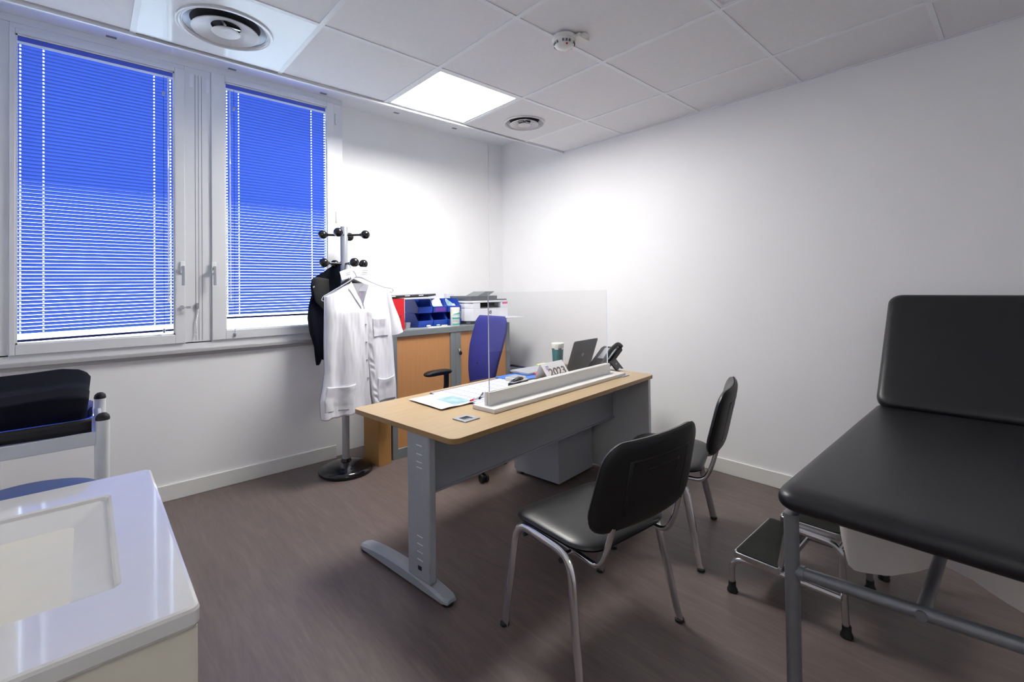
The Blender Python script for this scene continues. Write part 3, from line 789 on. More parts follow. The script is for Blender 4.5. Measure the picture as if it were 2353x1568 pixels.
# stacking bins
def bin_(loc, label, lab=False):
    t = thing('storage_bin', loc, label, 'bin', group='blue stacking storage bins on the cabinet')
    w_, d_, h_ = .146, .23, .122; th = .004
    m = MB()
    side = [(0, 0, 0), (0, d_, 0), (0, d_, h_), (0, .055, h_), (0, .012, h_*.52), (0, -.012, h_*.45)]
    for x in (-w_/2, w_/2-th): m.prism([(x, p[1], p[2]) for p in side], (th, 0, 0))
    m.box(-w_/2, w_/2, 0, d_, 0, th).box(-w_/2, w_/2, d_-th, d_, 0, h_)
    m.prism([(-w_/2, 0, 0), (-w_/2, -.012, h_*.45), (-w_/2, -.006, h_*.47), (-w_/2, .004, 0)], (w_, 0, 0))
    m.prism([(-w_/2-.003, .055, h_-.004), (-w_/2-.003, d_, h_-.004), (-w_/2-.003, d_, h_), (-w_/2-.003, .055, h_)], (.010, 0, 0))
    m.prism([(w_/2-.007, .055, h_-.004), (w_/2-.007, d_, h_-.004), (w_/2-.007, d_, h_), (w_/2-.007, .055, h_)], (.010, 0, 0))
    m.done('shell', 'blue_bin', t, bevel=.0015)
    if lab:
        MB().prism([(-.055, -.0145, .045), (-.055, -.005, .006), (-.055, -.004, .006), (-.055, -.0125, .045)], (.11, 0, 0)).done('label_strip', 'purple', t)
    return t
cols = (2.203, 2.357, 2.513)
rowz = (CT, CT+.1235)
nm = {(0, 0): 'lower left blue storage bin, empty and dark inside', (1, 0): 'lower middle blue storage bin behind the papers', (2, 0): 'lower right blue storage bin with a purple label behind the white canister',
      (0, 1): 'upper left blue storage bin with no label, under the black tray', (1, 1): 'upper middle blue storage bin with purple label holding a clear bag', (2, 1): 'upper right blue storage bin holding pale blue packets above the white canister'}
for (ci, ri), lb in nm.items():
    bin_((cols[ci], 3.60, rowz[ri]), lb, lab=(ci, ri) in ((1, 1), (2, 1), (2, 0)))
def crumple(w_, d_, h_, s_, sd_=0):
    m = MB()
    def fn(u, v):
        q = noise.noise(Vector((u*3+sd_, v*3, sd_*1.3)))
        e = min(u, 1-u, v, 1-v)*2
        return Vector(((u-.5)*w_, (v-.5)*d_, h_*min(1, e*2.4)*(.6+.7*abs(q))+s_*q))
    return m.grid(fn, 14, 14)
o = crumple(.12, .12, .08, .02, 1).done('plastic_bag', 'clear_wire', None, smooth=True, fix=False, ang=25); at(o, (cols[1], 3.70, rowz[1]+.05))
tag(o, 'crumpled clear plastic bag sitting in the upper middle blue bin', 'bag')
for i, (dx, dy, rz_, ry_) in enumerate(((-.025, .04, .5, -.9), (.03, .05, -.4, -.3))):
    o = MB().box(-.03, .03, -.045, .045, -.004, .004).done('packet', 'picture' if i == 0 else 'paper', None, bevel=.002)
    o.location = (cols[2]+dx, 3.62+dy, rowz[1]+.075-.03*i); o.rotation_euler = (1.1 if i == 0 else .4, ry_, rz_)
    tag(o, ('pale blue wrapped packet sticking up in the upper right blue bin' if i == 0 else 'folded white slip lying in the upper right blue bin'), 'packet')
# wipes canister
cn = thing('wipes_canister', (2.462, 3.515, CT), 'white wipes canister with a teal label in front of the blue bins', 'canister')
MB().lathe([(.040, 0), (.0425, .004), (.0425, .128), (.041, .132)], n=32).done('tub', 'lid_white', cn, smooth=True)
MB().lathe([(.0432, .130), (.0438, .136), (.0438, .158), (.042, .166), (.004, .167)], n=32).done('lid', 'lid_white', cn, smooth=True)
lbm = MB()
def band(a0, a1, z0, z1, sl=0.0, mi=0):
    lbm.grid(lambda u, v: Vector((.0431*math.cos(a0+(a1-a0)*u), .0431*math.sin(a0+(a1-a0)*u), z0+(z1-z0)*v+sl*(u-.5)*v)), 12, 1, mi=mi)
band(R(200), R(330), .062, .078); band(R(200), R(330), .010, .022); band(R(215), R(330), .104, .118, .02)
lbm.done('teal_bands', 'teal_light', cn, smooth=True, fix=False)
lbm = MB()
for z in (.088, .096, .052, .044, .036): band(R(205), R(300 if z != .044 else 270), z, z+.0035)
lbm.done('label_print', 'grey_print', cn, smooth=True, fix=False)
# black panel with white tabs on top
bp = thing('desk_tray', (2.10, 3.65, CT+.263), 'flat black tray with white tabs lying across the red file and blue bins', 'tray')
pm = MB().prism([(-.33, -.155, -.0), (.07, -.155, 0), (.33, .13, 0), (-.33, .13, 0)], (0, 0, .018)).done('tray_body', 'rubber', bp, bevel=.002)
tb = MB()
for x in (-.26, -.13, .0): tb.box(x-.022, x+.022, -.157, -.14, .012, .0185)
tb.done('white_tabs', 'paper', bp)
bp.rotation_euler = (0, R(-1.0), 0); bp.location.z += .006
# white box behind
o = MB().box(-.045, .045, -.008, .05, 0, .29).done('white_box', 'printer_white', None, bevel=.003); at(o, (2.64, 3.83, CT))
o.location = (2.645, 3.850, CT)
tag(o, 'plain white box standing between the black tray and the printer', 'box')
# papers and odds and ends in front of the bins
o = MB().box(-.10, .10, -.035, .035, 0, .003).done('leaflet', 'grey_print', None); at(o, (2.06, 3.525, CT), R(3)); tag(o, 'checked leaflet on the cabinet right of the red file', 'leaflet')
o = crumple(.22, .07, .008, .004, 5).done('plastic_sleeves', 'clear', None, smooth=True, fix=False); at(o, (2.28, 3.50, CT+.002), R(2)); tag(o, 'clear plastic sleeves in front of the lower blue bins', 'sleeves')
o = MB().box(-.11, .11, -.028, .028, 0, .003).done('white_envelope', 'paper', None); at(o, (2.30, 3.505, CT-.0005), R(4)); tag(o, 'white envelope under the clear sleeves in front of the bins', 'envelope')
for i, (x, m_, lb) in enumerate(((2.215, 'lid_white', 'small white correction roller in front of the lower left bin'), (2.315, 'picture', 'small pale blue correction roller in front of the lower middle bin'))):
    o = MB().sphere((0, 0, .010), .012, 12, (2.0, .9, .8)).done('correction_roller', m_, None, smooth=True); at(o, (x, 3.565, CT+.001), R(10*i)); tag(o, lb, 'roller')
o = MB().box(-.03, .03, -.006, .006, 0, .010).done('marker', 'yellow', None, bevel=.002); at(o, (2.385, 3.572, CT)); tag(o, 'yellow marker lying in front of the lower middle bin', 'marker')
o = MB().prism([(-.02, 0, 0), (.02, 0, 0), (.028, 0, .05), (-.012, 0, .05)], (0, .03, 0)).done('card_clip', 'silver', None, bevel=.002); at(o, (2.03, 3.60, CT)); tag(o, 'small grey card holder between the red file and the bins', 'holder')

# printer
pr_ = thing('printer', (2.86, 3.50, CT), 'white and grey multifunction printer with a raised feeder tray on the cabinet', 'printer', R(-1))
MB().prism([(-.215, .03, 0), (.20, .03, 0), (.20, .32, 0), (-.235, .32, 0), (-.235, .06, 0)], (0, 0, .03)).done('base', 'printer_grey', pr_, bevel=.003)
b = MB(); 
# body with an output recess: built from blocks
b.prism([(-.20, 0, .03), (.225, 0, .03), (.225, .34, .03), (-.25, .34, .03), (-.25, .07, .03)], (0, 0, .115))
b.prism([(-.20, 0, .145), (-.115, 0, .145), (-.115, .34, .145), (-.25, .34, .145), (-.25, .07, .145)], (0, 0, .055))
b.box(.135, .225, 0, .34, .145, .20)
b.done('body', 'printer_white', pr_, bevel=.003)
MB().box(-.115, .135, .10, .34, .145, .20).done('output_recess', 'rubber', pr_)
MB().prism([(-.11, .0, .146), (-.11, .10, .158), (-.11, .10, .162), (-.11, .0, .150)], (.24, 0, 0)).done('output_tray', 'printer_grey', pr_)
MB().prism([(-.21, -.002, .20), (.228, -.002, .20), (.228, .34, .20), (-.255, .34, .20), (-.255, .07, .20)], (0, 0, .018)).done('scanner_bed', 'printer_white', pr_, bevel=.003)
MB().prism([(-.21, .01, .219), (.10, .01, .219), (.10, .32, .219), (-.245, .32, .219), (-.245, .07, .219)], (0, 0, .045)).done('document_feeder', 'printer_grey', pr_, bevel=.004)
MB().box(.10, .222, .01, .32, .219, .229).done('control_panel', 'printer_grey', pr_, bevel=.003)
MB().prism([(-.10, .06, .264), (.03, .06, .264), (.11, .06, .305), (.0, .06, .305)], (0, .20, 0)).done('feeder_tray', 'cabgrey', pr_, bevel=.001)
MB().prism([(-.02, 0, .052), (.30, 0, .052), (.30, -.16, .048), (-.02, -.12, .048)], (0, 0, .004)).done('paper_tray', 'printer_white', pr_, bevel=.001)
MB().box(-.06, .20, -.012, 0, .03, .05).done('tray_front', 'printer_grey', pr_)
MB().box(.155, .222, -.0015, 0, .182, .196).done('magenta_sticker', 'magenta', pr_)
MB().lathe([(.017, -.001), (.017, .001)], n=28).tf(Matrix.Translation((.005, -.0012, .105)) @ Matrix.Rotation(PI/2, 4, 'X')).done('logo_disc', 'ink', pr_)
text('logo_letters', 'hp', .028, 'paper', pr_, frame_m((.005, -.0028, .107), (1, 0, 0), (0, 0, 1)), .0003, shear=.3)

# ------------------------------------------------------------------ crate behind the desk by the wall
cr_ = thing('waste_crate', (3.22, 3.36, 0), 'white lined waste box with a dark blue rim beside the cabinet end', 'waste box')
m = MB(); x0, x1, y0, y1 = -.10, .17, 0, .42
for a in ((x0, x1, y0, y0+.006), (x0, x1, y1-.006, y1), (x0, x0+.006, y0, y1), (x1-.006, x1, y0, y1)): m.box(a[0], a[1], a[2], a[3], 0, .52)
m.box(x0, x1, y0, y1, 0, .006); m.done('tub', 'printer_white', cr_)
m = MB()
for a in ((x0-.006, x1+.006, y0-.006, y0+.008), (x0-.006, x1+.006, y1-.008, y1+.006), (x0-.006, x0+.008, y0, y1), (x1-.008, x1+.006, y0, y1)): m.box(a[0], a[1], a[2], a[3], .518, .536)
m.done('rim', 'rail_dark', cr_)

# ------------------------------------------------------------------ cardboard box
cbx = MB().prism([(1.655, 3.400, 0), (1.768, 3.413, 0), (1.768, 3.66, 0), (1.648, 3.645, 0)], (0, 0, .46))
cbx.tf(Matrix.Translation((-1.70, -3.5, 0)))
o = cbx.done('cardboard_box', 'cardboard', None, bevel=.002); at(o, (1.70, 3.5, 0)); tag(o, 'tall brown cardboard box standing between the coat stand and cabinet', 'box')

# ------------------------------------------------------------------ coat stand
SX, SY = 1.44, 3.50
cs = thing('coat_stand', (SX, SY, 0), 'silver coat stand with black ball hooks in front of the right window edge', 'coat stand')
MB().lathe([(.05, 0), (.185, .0), (.195, .012), (.193, .028), (.175, .045), (.145, .05), (.13, .062), (.085, .074), (.04, .082), (.034, .10)], n=64).done('base', 'blackgloss', cs, smooth=True, ang=50)
MB().lathe([(.027, .08), (.027, 1.845), (.025, 1.85)], n=32).done('pole', 'pole', cs, smooth=True)
rv = Vector((math.cos(.398), -math.sin(.398), 0)); fv = Vector((math.sin(.398), math.cos(.398), 0))
def hookset(z, phi, L_, skip=()):
    for k in range(4):
        a = phi+k*PI/2; d = rv*math.cos(a)+fv*math.sin(a)
        if k in skip: continue
        hk = MB().cyl(d*.02+Vector((0, 0, z)), d*(L_-.02)+Vector((0, 0, z+.004)), .0085, n=12).done('hook_arm', 'blackgloss', cs, smooth=True)
        MB().sphere(d*L_+Vector((0, 0, z+.005)), .034, 20).cyl(d*(L_-.04)+Vector((0, 0, z+.003)), d*(L_-.02)+Vector((0, 0, z+.004)), .011, .02, n=14).done('ball_knob', 'blackgloss', hk, smooth=True)
hookset(1.785, R(-14), .157); hookset(1.567, R(27), .157)

# navy jacket
jk = thing('hanging_jacket', (1.36, 3.655, 1.55), 'dark navy jacket hanging on the left of the coat stand', 'jacket')
def yat(px):  # silhouette in the plane of the jacket
    return px
sil = [(1.44, 1.60), (1.405, 1.575), (1.33, 1.53), (1.26, 1.485), (1.215, 1.45), (1.205, 1.40), (1.212, 1.34), (1.185, 1.26), (1.175, 1.17), (1.188, 1.06), (1.215, .96), (1.225, .88), (1.235, .82), (1.262, .815), (1.27, .86), (1.33, .84), (1.42, .83), (1.47, .90), (1.48, 1.1), (1.49, 1.3), (1.49, 1.45), (1.475, 1.58)]
sil = [(x*1.034, 1.371+(z-1.371)*1.034) for x, z in sil]
dense = []
for i in range(len(sil)):
    a = sil[i]; b_ = sil[(i+1) % len(sil)]; k = max(1, int(math.dist(a, b_)/.03))
    for j in range(k): dense.append((a[0]+(b_[0]-a[0])*j/k-1.36, a[1]+(b_[1]-a[1])*j/k-1.55))
def jsurf(u, v):
    w_ = .018*math.sin(u*42+v*5)+.02*noise.noise(Vector((u*9, v*4, 2)))
    return Vector((u, w_, v)), Vector((0, -1, 0))
MB().pad(dense, jsurf, .062, .05, k=3, rings=(.15, .3, .45, .6, .72, .82, .9, .96, 1.0)).done('body', 'navy_jacket', jk, smooth=True, ang=70)
fl = MB().pad([(x*.9-.02, y*.8) for x, y in ((-.12, -.13), (-.08, -.10), (.02, -.12), (.03, -.35), (-.02, -.42), (-.09, -.33))], lambda u, v: (Vector((u, -.058+.02*noise.noise(Vector((u*12, v*6, 1))), v)), Vector((0, -1, 0))), .012, .01, k=3)
fl.done('flap', 'rubber', jk, smooth=True)
MB().sphere((-.118, -.075, -.155), .007, 10).done('snap_button', 'steel', jk, smooth=True)

# black hanger behind the lab coat
bh = MB().tube(bez([(-.06, 0, -.02), (-.02, 0, .01), (0, 0, .012), (.02, 0, .01), (.17, 0, -.06)], 6, .04), .019, 12, rv=.010)
bh.tube(bez([(0, 0, .01), (0, 0, .05), (.02, 0, .075), (.0, 0, .10), (-.02, 0, .085)], 5, .02), .003, 8)
o = bh.done('black_hanger', 'blackmatt', None, smooth=True); at(o, (1.455, 3.425, 1.425)); tag(o, 'black plastic coat hanger showing behind the lab coat collar', 'hanger')

# ------------------------------------------------------------------ white lab coat
lc = thing('lab_coat', (1.46, 3.325, 1.40), 'short sleeved white lab coat hanging from the coat stand', 'lab coat')
def interp(tab, t):
    for (a, b_), (c_, d_) in zip(tab, tab[1:]):
        if t <= c_: return b_+(d_-b_)*max(0, (t-a))/(c_-a)
    return tab[-1][1]
XLt = [(.45, -.268), (.52, -.275), (.60, -.278), (.70, -.258), (.80, -.245), (1.0, -.245), (1.2, -.240), (1.32, -.236)]
XRt = [(.45, .300), (.52, .300), (.70, .290), (.90, .278), (1.0, .272), (1.1, .268), (1.2, .258), (1.35, .245)]
hem = lambda u: .468+.045*(u+1)/2+.004*math.sin(u*23)
def ztop(u):   # shoulder line (absolute height)
    a = abs(u); e = 1.325 if u < 0 else 1.365
    return 1.418-(1.418-e)*max(0, (a-.24)/.76)**.95 if a > .24 else 1.418
def zfront(u):
    c_ = u-.05
    if abs(c_) < .30: return min(ztop(u), 1.245+.175*(abs(c_)/.30)**1.1)
    return ztop(u)
def fold(u, z):
    low = max(0, min(1, (1.25-z)/.6))
    return (.004+.010*low)*math.sin(u*9.5+.8+.6*math.sin(z*3))+.012*noise.noise(Vector((u*4.2, z*3.0, 4.4)))+.0035*noise.noise(Vector((u*16, z*11, 1.4)))
def body_pt(u, z, side):
    xl = interp(XLt, z); xr = interp(XRt, z)
    x = (xl+xr)/2+(xr-xl)/2*u
    th = .058*(max(0, 1-abs(u)**2.6))**.5*max(.18, min(1, (1.46-z)/.25))+.004
    y = -th*side+fold(u, z)*(1 if side > 0 else .5)
    return Vector((x, y, z-1.40))
us = lambda z: .14+.0*z if z > .95 else .14+.10*((.95-z)/.5)**1.6      # where the two fronts meet
def panel(u0f, u1f, name, off=0.0):
    m = MB()
    def fn(a, b_):
        # bottom to top
        uu0 = u0f; 
        z0 = .47
        zz = None
        ua = a
        # two-step: estimate z then u range
        z = .47+(1.42-.47)*b_
        u = u0f(z)+(u1f(z)-u0f(z))*ua
        zt = zfront(u); zb = hem(u)
        z = zb+(zt-zb)*b_
        u = u0f(z)+(u1f(z)-u0f(z))*ua
        z = hem(u)+(zfront(u)-hem(u))*b_
        p = body_pt(u, z, 1); p.y -= off; return p
    m.grid(fn, 46, 80); ob = m.done(name, 'coat', lc, smooth=True, fix=False, ang=80)
    so = ob.modifiers.new('s', 'SOLIDIFY'); so.thickness = .0016; so.offset = 0
    return ob
panel(lambda z: -1.0, lambda z: us(z), 'left_front', .004)
panel(lambda z: us(z)-.03+(.0 if z > .95 else .11*((.95-z)/.5)), lambda z: 1.0, 'right_front')
m = MB()
m.grid(lambda a, b_: body_pt(-1+2*a, hem(-1+2*a)+(ztop(-1+2*a)-hem(-1+2*a))*b_, -1), 40, 40, flip=True)
ob = m.done('back_panel', 'coat', lc, smooth=True, fix=False, ang=80)
# sleeve on the right
m = MB()
def slv(a, b_):
    t = 2*PI*a
    top_ = Vector((.236, .0, 1.355)); cuf = Vector((.305, .0, 1.03))
    c_ = top_.lerp(cuf, b_); wr = .010+.046*b_**.75; dr = .012+.045*b_**.6
    ax = Vector((.94, 0, .20)).normalized()
    p = c_+ax*(wr*math.cos(t)*(1+.05*math.sin(6*t)))+Vector((0, 1, 0))*(dr*math.sin(t))
    p.y += .006*math.sin(b_*9+t*2)
    return Vector((p.x, p.y-.01, p.z-1.40))
m.grid(slv, 28, 16); ob = m.done('sleeve', 'coat', lc, smooth=True, fix=False, ang=80)
m = MB(); m.grid(lambda a, b_: (lambda p: Vector((p.x*1.004, p.y*1.05, p.z)))(slv(a, .93+.07*b_)), 28, 2); m.done('cuff', 'coat', lc, smooth=True, fix=False)
# collar
m = MB()
for sgn in (-1, 1):
    def cfn_(u, v, sgn=sgn):
        uu = .05+sgn*(.02+.30*u); zt = zfront(uu)+.012*v
        p = body_pt(uu, min(zt, ztop(uu)), 1); return Vector((p.x+sgn*.022*(1-v)*(.3+u*.6), p.y-.010-.008*(1-v), zt-.045*(1-v)*(.35+.65*u)-1.40))
    m.grid(cfn_, 14, 5, flip=(sgn < 0))
ob = m.done('collar', 'coat', lc, smooth=True, fix=False, ang=80)
m = MB().grid(lambda u, v: Vector((-.075+.15*u, .012+.02*math.sin(PI*u), 1.36+.05*v-1.40)), 12, 3); m.done('neck_band', 'coat', lc, smooth=True, fix=False)
MB().box(-.045, .035, .004, .006, -.082, -.055).done('woven_label', 'lining', lc)
# placket ruffle
m = MB()
def plk(u, v):
    z = .50+(1.20-.50)*v
    uu = us(z)+.0+.13*u+(.0 if z > .95 else .10*((.95-z)/.5))
    p = body_pt(uu, z, 1); p.y -= .005+.003*math.sin(z*85+u*3+2*math.sin(z*31))*math.sin(PI*u)*(1 if z < .98 else .3); return p
m.grid(plk, 8, 110); m.done('placket', 'coat', lc, smooth=True, fix=False, ang=80)
for z in (1.115, .985, .855, .725):
    p = body_pt(us(z)-.035, z, 1)
    MB().cyl(p+Vector((0, -.003, 0)), p+Vector((0, -.0105, 0)), .0055, n=12).done('press_stud', 'lining', lc, smooth=True)
def pocket(u0, u1, z0, z1, sag, name='pocket'):
    m = MB()
    def fn(u, v):
        uu = u0+(u1-u0)*u; z = z0+(z1-z0)*v-(sag*math.sin(PI*u) if v > .7 else 0)*((v-.7)/.3 if v > .7 else 0)
        p = body_pt(uu, z, 1); e = math.sin(PI*u)*(v if v < .98 else .98)
        p.y -= .004+.016*e*v+.004*noise.noise(Vector((u*4, v*4, u0))); return p
    m.grid(fn, 18, 18); ob = m.done(name, 'coat', lc, smooth=True, fix=False, ang=80)
    s_ = ob.modifiers.new('s', 'SOLIDIFY'); s_.thickness = .0025; s_.offset = 0
pocket(-.93, -.22, .52, .70, .012); pocket(.38, .93, .54, .72, .02); pocket(.30, .80, 1.02, 1.16, .006)
# clear hanger
hg = thing('clear_hanger', (1.46, 3.325, 1.42), 'clear plastic hanger carrying the white lab coat', 'hanger')
hp_ = [(-.245, 0, -.105), (-.20, 0, -.08), (-.06, 0, .0), (-.02, 0, .03), (.02, 0, .03), (.08, 0, .005), (.21, 0, -.045), (.262, 0, -.052)]
MB().tube(bez([Vector(p)+Vector((0, -.012, .012)) for p in hp_], 5, .03), .0045, 8).done('shoulder_bar', 'clear', hg, smooth=True)
MB().tube(bez([(-.248, -.012, -.093), (-.262, -.012, -.12), (-.24, -.012, -.128), (-.19, -.012, -.095)], 5, .02), .003, 8).tube(bez([(.262, -.012, -.04), (.285, -.012, -.05), (.28, -.012, -.075), (.25, -.012, -.068)], 5, .02), .003, 8).done('notch_hooks', 'clear', hg, smooth=True)
MB().tube(bez([(0, -.0, .04), (-.012, .0, .07), (-.04, .01, .105), (-.05, .02, .140), (-.028, .02, .158), (-.01, .02, .14)], 5, .02), .003, 8).done('hook', 'steel', hg, smooth=True)
for i, (x, z, ry_, rz_, lb) in enumerate(((-.085, .065, -.30, .25, 'white paper tag hanging left of the hanger hook above the lab coat'), (.035, .085, .03, -.15, 'white paper tag with print hanging right of the hanger hook above the lab coat'))):
    t = thing('paper_tag', (1.46+x, 3.295-.008*i, 1.42+z), lb, 'tag', rz_)
    t.rotation_euler = (0, ry_, rz_)
    MB().grid(lambda u, v: Vector((-.055+.11*u, .008*math.sin(PI*u), -.032+.064*v)), 8, 2).done('card', 'paper', t, smooth=True, fix=False)
    MB().box(-.01, .03, -.0012, -.0002, .004, .008).box(-.01, .025, -.0012, -.0002, -.010, -.006).done('print', 'grey_print', t)

# ------------------------------------------------------------------ office chair
oc = thing('office_chair', (2.11, 2.93, 0), 'blue high backed office chair with black arms behind the desk', 'office chair', R(90))
# local: +y is forward (chair faces -x in the room)
for k in range(5):
    a = 2*PI*k/5+R(27); d = Vector((math.cos(a), math.sin(a), 0))
    MB().tube([d*.03+Vector((0, 0, .11)), d*.18+Vector((0, 0, .095)), d*.31+Vector((0, 0, .075))], .020, 10, rv=.014).done('base_spoke', 'blackmatt', oc, smooth=True)
    cst = MB().cyl(d*.31+Vector((0, 0, .075)), d*.31+Vector((0, 0, .05)), .010, n=10)
    pr2 = Vector((-d.y, d.x, 0))
    cst.cyl(d*.32+pr2*.010+Vector((0, 0, .029)), d*.32+pr2*.028+Vector((0, 0, .029)), .028, n=20).cyl(d*.32-pr2*.010+Vector((0, 0, .029)), d*.32-pr2*.028+Vector((0, 0, .029)), .028, n=20)
    cst.cyl(d*.32+pr2*.012+Vector((0, 0, .029)), d*.32-pr2*.012+Vector((0, 0, .029)), .016, n=14)
    cst.done('castor', 'blackmatt', oc, smooth=True)
MB().cyl((0, 0, .09), (0, 0, .42), .025).done('gas_column', 'blackmatt', oc, smooth=True)
MB().box(-.10, .10, -.12, .12, .42, .455).done('mechanism', 'blackmatt', oc, bevel=.006)
MB().pad(rrect(.48, .46, .10), lambda u, v: (Vector((u, v+.03, .49)), Vector((0, 0, 1))), .045, .03, k=5).done('seat', 'blue_fabric', oc, smooth=True, ang=70)
def bwid(v): return interp([(0, .115), (.12, .15), (.3, .175), (.6, .205), (.8, .205), (.93, .195), (1, .16)], v)
bo = []
NB = 26
for i in range(NB+1):
    v = i/NB; bo.append((bwid(v), v))
for i in range(1, 6): bo.append((bwid(1)*(1-2*i/6), 1+.0))
for i in range(NB, -1, -1):
    v = i/NB; bo.append((-bwid(v), v))
for i in range(1, 6): bo.append((-bwid(0)*(1-2*i/6), 0))
def bs(u, v):
    z = .545+.60*v
    y = -.215-.10*v-.055*(1-v)*0-.035*math.cos(min(1, abs(v-.32)/.5)*PI/2)*-1
    y += .35*u*u
    return Vector((u, y, z)), Vector((0, 1, .12)).normalized()
MB().pad(bo, bs, .038, .022, k=5, rings=(.2, .4, .6, .75, .88, .95, .985, 1)).done('backrest', 'blue_fabric', oc, smooth=True, ang=70)
MB().cyl((0, -.150, .78), (0, -.144, .781), .006).done('backrest_button', 'rubber', oc, smooth=True)
MB().tube(bez([(0, -.05, .43), (0, -.26, .43), (0, -.285, .52), (0, -.29, .80)], 6, .08), .028, 12, rv=.010, up=(1, 0, 0)).done('back_bracket', 'blackmatt', oc, smooth=True)
for sx_ in (-1, 1):
    MB().tube(bez([(sx_*.12, .0, .44), (sx_*.275, .0, .44), (sx_*.285, -.05, .56), (sx_*.285, -.05, .675)], 6, .05), .022, 12, rv=.014, up=(0, 1, 0)).done('arm_post', 'blackmatt', oc, smooth=True)
    ap = [(0.0, .085*1.2), (.03, .09)]
    MB().pad(rrect(.085, .25, .035), lambda u, v: (Vector((sx_*.285+u, v+.03, .698-.9*(max(0, v-.02))**2+(-.3*max(0, -v-.05)**2))), Vector((0, 0, 1))), .018, .026, k=4).done('armrest', 'blackmatt', oc, smooth=True, ang=70)

# ------------------------------------------------------------------ visitor chairs
def visitor_chair(label, loc, rot):
    t = thing('visitor_chair', loc, label, 'chair', rot, 'black and chrome visitor chairs in front of the desk')
    # local: +y forward, x to the sides
    def seat_s(u, v):
        z = .456-.9*max(0, v-.10)**2+.10*u*u*0-.25*max(0, -v-.12)**2+.10*abs(u)**2.2
        return Vector((u, v+.0, z-.008)), Vector((0, 0, 1))
    MB().pad(rrect(.51, .435, .10, taper=.06), seat_s, .026, .004, k=5).done('seat', 'vinyl_chair', t, smooth=True, ang=70)
    MB().pad(rrect(.50, .425, .10, taper=.06), lambda u, v: ((lambda p: (p[0]-Vector((0, 0, .008)), p[1]))(seat_s(u, v))), .002, .016, k=4).done('seat_shell', 'blackmatt', t, smooth=True, ang=60)
    for sx in (-1, 1):
        pts = bez([(sx*.285, .215, 0), (sx*.252, .165, .425), (sx*.248, -.135, .415), (sx*.285, -.215, 0)], 8, .075)
        i = len(pts)//2
        fr_ = pts
        k1 = 9
        MB().tube(fr_, .0185, 14, rv=.0105, up=(0, 1, 0) ).done('leg_frame', 'chrome', t, smooth=True)
        # back support tube
        MB().tube(bez([(sx*.19, .02, .405), (sx*.195, -.225, .398), (sx*.195, -.262, .475), (sx*.190, -.285, .56)], 8, .06), .0105, 12).done('back_support', 'chrome', t, smooth=True)
        for yy in (.215, -.215):
            MB().lathe([(.012, 0), (.0185, .002), (.0185, .012), (.012, .015)], (sx*.285, yy, 0), n=14).done('foot_cap', 'rubber', t, smooth=True)
    MB().cyl((-.235, .105, .402), (.235, .105, .402), .009, n=12).cyl((-.235, -.09, .398), (.235, -.09, .398), .009, n=12).done('cross_tube', 'chrome_dull', t, smooth=True)
    def bsurf(u, v):
        z = .700+v
        y = -.285-.22*(v+.165)+.55*u*u
        return Vector((u, y, z)), Vector((0, 1, .2)).normalized()
    MB().pad(rrect(.545, .312, .08, taper=-.12), bsurf, .030, .004, k=6).done('backrest', 'vinyl_chair', t, smooth=True, ang=70)
    MB().pad(rrect(.552, .319, .08, taper=-.12), lambda u, v: ((lambda p: (p[0]-p[1]*.006, p[1]))(bsurf(u, v))), .004, .018, k=9).done('back_shell', 'blackmatt', t, smooth=True, ang=60)
    # raised ribs moulded in the shell
    rb = MB()
    for (u0, u1, v0, v1) in ((-.17, .17, .085, .095), (-.17, -.155, -.10, .09), (.155, .17, -.10, .09), (-.08, .10, .045, .055), (.09, .10, .0, .05)):
        rb.grid(lambda a, b_: (lambda p: p[0]-p[1]*.0222)(bsurf(u0+(u1-u0)*a, v0+(v1-v0)*b_)), 10, 2)
    ro = rb.done('shell_ribs', 'blackmatt', t, smooth=True, fix=False)
    so = ro.modifiers.new('s', 'SOLIDIFY'); so.thickness = .005; so.offset = 0
    for sx in (-1, 1):
        kb = MB().cyl((sx*.235, -.10, .392), (sx*.262, -.10, .392), .010, n=14)
        kb.cyl((sx*.235, .11, .40), (sx*.262, .11, .40), .008, n=14).done('bolt_cap', 'rubber', t, smooth=True)
    return t
vc = visitor_chair('black vinyl visitor chair with chrome legs, nearest, seen from behind', (1.515, 1.222, 0), R(-5.0))
v2 = copy_tree(vc); v2.location = (2.365, 1.375, 0); v2.rotation_euler = (0, 0, R(19))
v2['label'] = 'black vinyl visitor chair with chrome legs, farther one beside the right wall, seen side-on'

# ------------------------------------------------------------------ step stool
ss = thing('step_stool', (2.35, .71, 0), 'two step chrome stool with black ribbed treads beside the couch', 'step stool')
def tread(x0, x1, y0, y1, z):
    rim = MB()
    o_ = rrect(x1-x0, y1-y0, .02, 4)
    cx, cy = (x0+x1)/2, (y0+y1)/2
    rim.prism([(cx+x, cy+y, z-.028) for x, y in o_], (0, 0, .026))
    r_ = rim.done('tread', 'chrome_dull', ss, bevel=.003)
    i_ = rrect(x1-x0-.016, y1-y0-.016, .016, 4)
    MB().prism([(cx+x, cy+y, z-.002) for x, y in i_], (0, 0, .004)).done('rubber_mat', 'ribbed', r_)
    nb = MB(); n_ = int((x1-x0-.03)/.008)
    for i in range(n_):
        xx = x0+.015+i*.008; nb.box(xx, xx+.003, y0+.014, y1-.014, z+.0018, z+.0034)
    nb.done('mat_ribs', 'ribbed', r_)
tread(-.225, .215, .005, .20, .182); tread(-.185, .225, -.205, .02, .388)
def foot(x, y): MB().lathe([(.016, .0), (.022, .002), (.021, .012), (.016, .022), (.0155, .045)], (x, y, 0), n=18).done('rubber_foot', 'rubber', ss, smooth=True)
